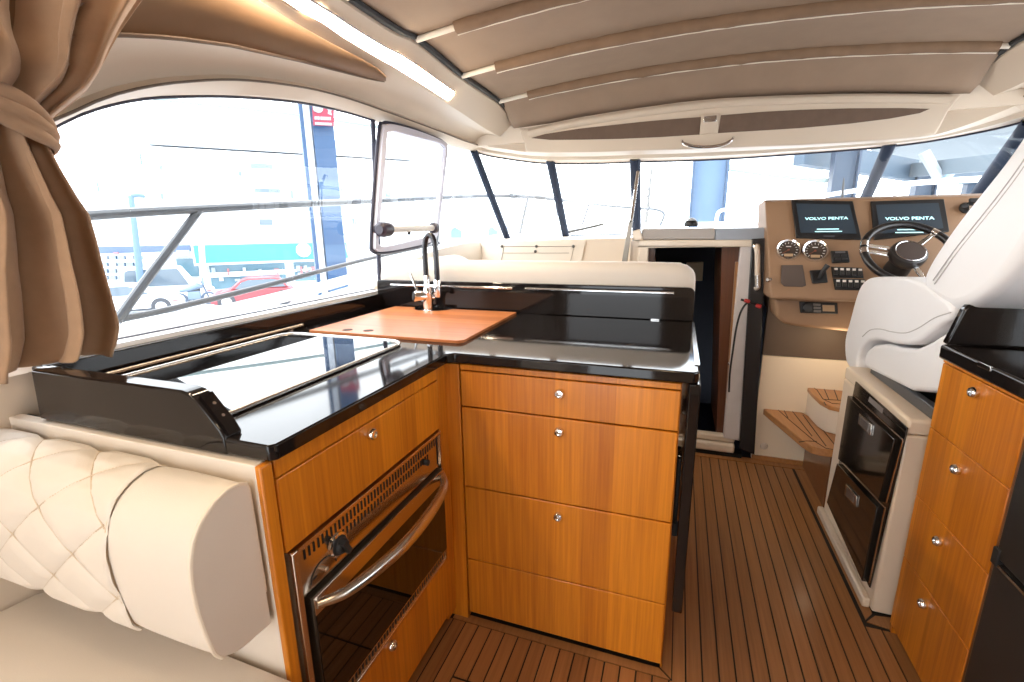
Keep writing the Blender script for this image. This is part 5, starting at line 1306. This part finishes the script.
# ---- deck and rails of the boat
deckm = mat('white_deck', (0.88, 0.89, 0.90), 0.5)
dk = struct('deck')
kl = [Vector((-1.46, -0.5, 0.80)), Vector((-1.46, 2.0, 0.86)), Vector((-1.48, 3.2, 1.08)), Vector((-1.34, 4.1, 1.17)), Vector((-0.9, 4.26, 1.185)), Vector((0.1, 4.36, 1.19)), Vector((1.1, 4.26, 1.185)), Vector((1.54, 4.1, 1.17)), Vector((1.68, 3.2, 1.08)), Vector((1.68, 2.0, 0.86)), Vector((1.68, -0.5, 0.80))]
ol = [Vector((-1.80, -0.5, 0.80)), Vector((-1.80, 2.0, 0.93)), Vector((-1.78, 3.4, 1.08)), Vector((-1.62, 5.0, 1.19)), Vector((-1.15, 6.1, 1.25)), Vector((0.1, 7.0, 1.27)), Vector((1.35, 6.1, 1.25)), Vector((1.82, 5.0, 1.19)), Vector((1.98, 3.4, 1.08)), Vector((2.0, 2.0, 0.93)), Vector((2.0, -0.5, 0.80))]
ki, oi = smoothpath(kl, 6), smoothpath(ol, 6)
obj('deck_surface', MB().grid([ki, oi, [p+Vector((0, 0, -0.5)) for p in oi], [Vector((p.x*0.8, p.y*0.93, GZ+0.1)) for p in oi]]), deckm, dk, solid=0.02)
obj('toe_rail', MB().tube([p+Vector((0, 0, 0.05)) for p in oi], 0.028, 8), mat('pale_grey_toe', (0.85, 0.87, 0.9), 0.5), dk)
obj('deck_hatch', MB().prism([(-1.0, 4.5, 1.20), (-0.3, 4.55, 1.205), (-0.2, 5.6, 1.245), (-0.8, 5.5, 1.24)], (0, 0, 0.02)), mat('dark_hatch', (0.03, 0.05, 0.08), 0.2), dk)
RAIL = mat('rail_stainless', (0.075, 0.085, 0.10), 0.35, 0.0, spec=0.6)
t = thing('guard_rail', 'stainless guard rail with slanting strut along the boat side outside the left window', 'rail', (-1.8, 1.5, 0.8))
XO = -1.80
top = [at(u, v, X=XO) for u, v in ((30, 222), (90, 215.5), (200, 209), (290, 204.5), (370, 201), (440, 197.5))]+[at(480, 196, X=-1.68), at(515, 196, X=-1.48), at(554, 199, X=-1.12), at(600, 205, Y=6.5), at(640, 208.5, Y=6.75), at(655, 209.5, Y=6.8), at(664, 214, Y=6.8), at(660, 226, Y=6.8)]
obj('top_tube', MB().tube(smoothpath(top, 5), 0.017, 10), RAIL, t)
st = at(199, 210, X=XO)
obj('strut', MB().tube([st, at(150, 275, X=XO), at(116, 322, X=XO)], 0.016, 10), RAIL, t)
obj('rail_sleeve', MB().tube([at(515, 196, X=-1.48)-Vector((0.02, 0.06, 0)), at(515, 196, X=-1.48)+Vector((0.02, 0.06, 0))], 0.024, 8), RAIL, t)
mid_ = [at(u, v, X=XO) for u, v in ((122, 319), (170, 309), (260, 287), (330, 268.5), (378, 256.5))]+[at(440, 243, X=-1.80)]
obj('middle_tube', MB().tube(smoothpath(mid_, 5), 0.0125, 10), RAIL, t)
for u0, v0, u1, v1, X in ((440, 197.5, 437, 246, -1.80), (528, 197, 520, 233, -1.40)):
    a, b = at(u0, v0, X=X), at(u1, v1, X=X)
    obj('stanchion', MB().tube([a, b], 0.014, 8), RAIL, t)
a, b = at(589, 204, Y=6.4), at(582, 226, Y=6.35)
obj('stanchion', MB().tube([a, b], 0.014, 8), RAIL, t)
t = thing('guard_rail', 'pale stainless guard rail beyond the helm, outside the right windscreen', 'rail', (2.0, 3.5, 1.2))
rp = [at(716, 222, Y=6.75), at(719, 212, Y=6.75), at(730, 209, Y=6.7), at(765, 204.5, Y=6.5), at(800, 199.5, Y=6.2), at(850, 191.5, Y=5.7), at(900, 184.5, Y=5.1), at(960, 180, Y=4.5), at(1024, 178, Y=3.9), at(1090, 176, Y=3.3)]
obj('top_tube', MB().tube(smoothpath(rp, 5), 0.022, 10), mat('bright_rail', (0.75, 0.78, 0.8), 0.35, 0.5), t)
for i in (4, 6):
    obj('stanchion', MB().tube([rp[i], rp[i]+Vector((-0.1, 0.1, -0.5))], 0.014, 8), mat('bright_rail', (0.75, 0.78, 0.8), 0.35, 0.5), t)
# wipers and aerials
t = thing('windscreen_wiper', 'dark wiper arm lying at the foot of the left windscreen pane', 'wiper', at(570, 233, Y=4.3))
obj('wiper_arm', MB().tube([at(568, 232, Y=4.3), at(585, 228.5, Y=4.25), at(603, 224.5, Y=4.2)], [0.014, 0.011, 0.008], 8), BLACKMATT, t)
obj('wiper_blade', MB().tube([at(563, 233.5, Y=4.24), at(604, 223.5, Y=4.18)], 0.007, 6), RUBBER, t)
t = thing('radio_aerial', 'short dark aerial standing above the left edge of the helm screens', 'aerial', at(842, 202, Y=4.6))
obj('whip', MB().tube([at(842, 212, Y=4.6), at(842.5, 194, Y=4.6), at(844, 178, Y=4.6)], [0.016, 0.011, 0.005], 8), BLACKMATT, t)
t = thing('vent_pole', 'thin pale pole in front of the first dark windscreen mullion', 'pole', at(556, 232, Y=4.6))
obj('pole_shaft', MB().tube([at(557, 240, Y=4.6), at(556, 188, Y=4.6)], 0.011, 8), mat('pale_pole', (0.4, 0.44, 0.48), 0.4, 0.3), t)
t = thing('mast', 'slender dark mast with crossbars beyond the windscreen, right of the middle mullion', 'mast', at(646, 230, Y=12))
obj('mast_shaft', MB().tube([Vector((at(644, 232, Y=12).x, 12, GZ)), at(645, 232, Y=12), at(648, 205, Y=12), at(652, 166, Y=12)], [0.05, 0.045, 0.035, 0.02], 8), mat('mast_grey', (0.13, 0.13, 0.13), 0.6), t)
for v, w_ in ((189, 4), (196, 3), (207, 4)):
    obj('crossbar', MB().tube([at(648-w_*0.6, v+0.5, Y=12), at(648+w_*0.6, v-0.5, Y=12)], 0.025, 6), mat('mast_grey', (0.13, 0.13, 0.13), 0.6), t)
# ---- far shore and boats ahead on the left
t = thing('white_hall', 'low white hall with two blue openings far ahead on the left', 'building', at(500, 232, Y=30))
obj('hall_wall', MB().prism([at(440, v, Y=30) for v in (205,)]+[at(498, 205, Y=30), Vector((at(498, 205, Y=30).x, 30, GZ)), Vector((at(440, 205, Y=30).x, 30, GZ))], (0, 4, 0)), WHT, t, smooth=0)
for u0, u1 in ((451, 461), (488, 497)):
    obj('opening', MB().prism([at(u0, 238, Y=29.9), at(u0, 230, Y=29.9), at((u0*2+u1)/3, 227, Y=29.9), at(u1, 231, Y=29.9), at(u1, 238, Y=29.9)], (0, 0.2, 0)), mat('opening_blue', (0.10, 0.17, 0.26), 0.6), t, smooth=0)
for u, vt, lab in ((449, 208, 'thin pale mooring pole nearest the vent window, far ahead'), (471, 217, 'thin pale mooring pole between the blue openings far ahead'), (507, 213, 'thin pale mooring pole just left of the first mullion foot'), (530, 210, 'thin pale mooring pole right of the rail stanchion far ahead')):
    t = thing('mooring_pole', lab, 'pole', at(u, 236, Y=24), 'mooring poles far ahead')
    obj('pole_shaft', MB().tube([Vector((at(u, vt, Y=24).x, 24, GZ)), at(u, vt, Y=24)], 0.06, 6), mat('pale_mooring', (0.27, 0.32, 0.38), 0.6), t)
# ---- open boat hall ahead on the right: columns, beams and roof
def col(label, u0, u1, vt, Y, m, mf):
    a, b = at(u0, 210, Y=Y), at(u1, 210, Y=Y)
    zt_ = at((u0+u1)/2, vt, Y=Y).z
    w_ = b.x-a.x; c = (a+b)/2
    return ibeam('hall_column', label, Vector((c.x, c.y, zt_)), Vector((c.x, c.y, GZ)), w_, w_*0.8, Vector((1, 0, 0)), Vector((0, 1, 0)), m, mf)
LB = mat('light_blue_web', (0.075, 0.145, 0.25), 0.5, noise=0.1, nscale=2)
LB2 = mat('mid_blue_flange', (0.018, 0.05, 0.105), 0.5)
col('wide pale blue steel column with darker edges standing ahead of the bow', 689.5, 724.5, 120, 10, LB, LB2)
DB = mat('deep_blue_web', (0.016, 0.038, 0.072), 0.5); DB2 = mat('deep_blue_flange', (0.013, 0.03, 0.06), 0.5)
col('deep blue steel column just above the left helm screen', 826, 851, 120, 13, DB, DB2)
col('blue steel column above the right helm screen, behind the rail', 909, 930, 164, 17, DB, DB2)
col('narrow blue steel column beside the thick right mullion', 960, 976, 180, 22, DB, DB2)
t = thing('hall_roof', 'pale roof of the open boat hall outside the right windscreen', 'roof', at(960, 150, Z=4.6))
RF = mat('pale_roof_panel', (0.115, 0.14, 0.158), 0.7)
obj('roof_panel', MB().prism([at(u, v, Z=5.2) for u, v in ((898, 168), (985, 172), (1100, 160), (1180, 60), (880, 60), (840, 130))], (0, 0, 0.15)), RF, t, smooth=0)
def beam_(u0, v0, u1, v1, Y0, Y1, h, m, dep=0.25):
    a, b = at(u0, v0, Y=Y0), at(u1, v1, Y=Y1)
    d_ = (b-a)/2; n_ = d_.cross(UP).normalized()
    return MB().obox((a+b)/2, d_, n_*dep/2, UP*h/2)
obj('edge_beam', beam_(800, 152, 912, 171, 13, 17, 0.55, DB), mat('edge_blue', (0.035, 0.065, 0.10), 0.6), t, smooth=0)
obj('edge_beam', beam_(906, 171, 1040, 158, 17, 13, 0.35, DB), mat('pale_beam', (0.10, 0.125, 0.145), 0.6), t, smooth=0)
obj('far_beam', beam_(925, 176, 1010, 179, 20, 24, 0.45, DB), mat('edge_blue', (0.035, 0.065, 0.10), 0.6), t, smooth=0)
obj('roof_brace', MB().tube([at(924, 152, Y=15.5), at(939, 178, Y=15.5)], 0.13, 8), mat('white_brace', (0.25, 0.28, 0.31), 0.5), t)
obj('roof_brace', MB().tube([at(957, 166, Y=17), at(945, 180, Y=17)], 0.10, 8), mat('blue_brace', (0.22, 0.36, 0.46), 0.5), t)
t = thing('hall_cable', 'thin grey cable crossing from the wide pale column to the deep blue column', 'cable', at(770, 173, Y=11))
obj('cable', MB().tube([at(724.5, 167, Y=10), at(770, 174, Y=11.4), at(826, 180.5, Y=13)], 0.06, 8), mat('cable_green', (0.20, 0.26, 0.26), 0.7), t)
t = thing('cladding_board', 'pale cladding panel hanging under the hall edge ahead on the right', 'panel', at(790, 170, Y=14))
obj('cladding', MB().prism([at(728, 156, Y=14), at(823, 150, Y=14), at(823, 178.5, Y=14), at(728, 166, Y=14)], (0, 0.1, 0)), mat('pale_cladding', (0.62, 0.66, 0.70), 0.7), t, smooth=0)
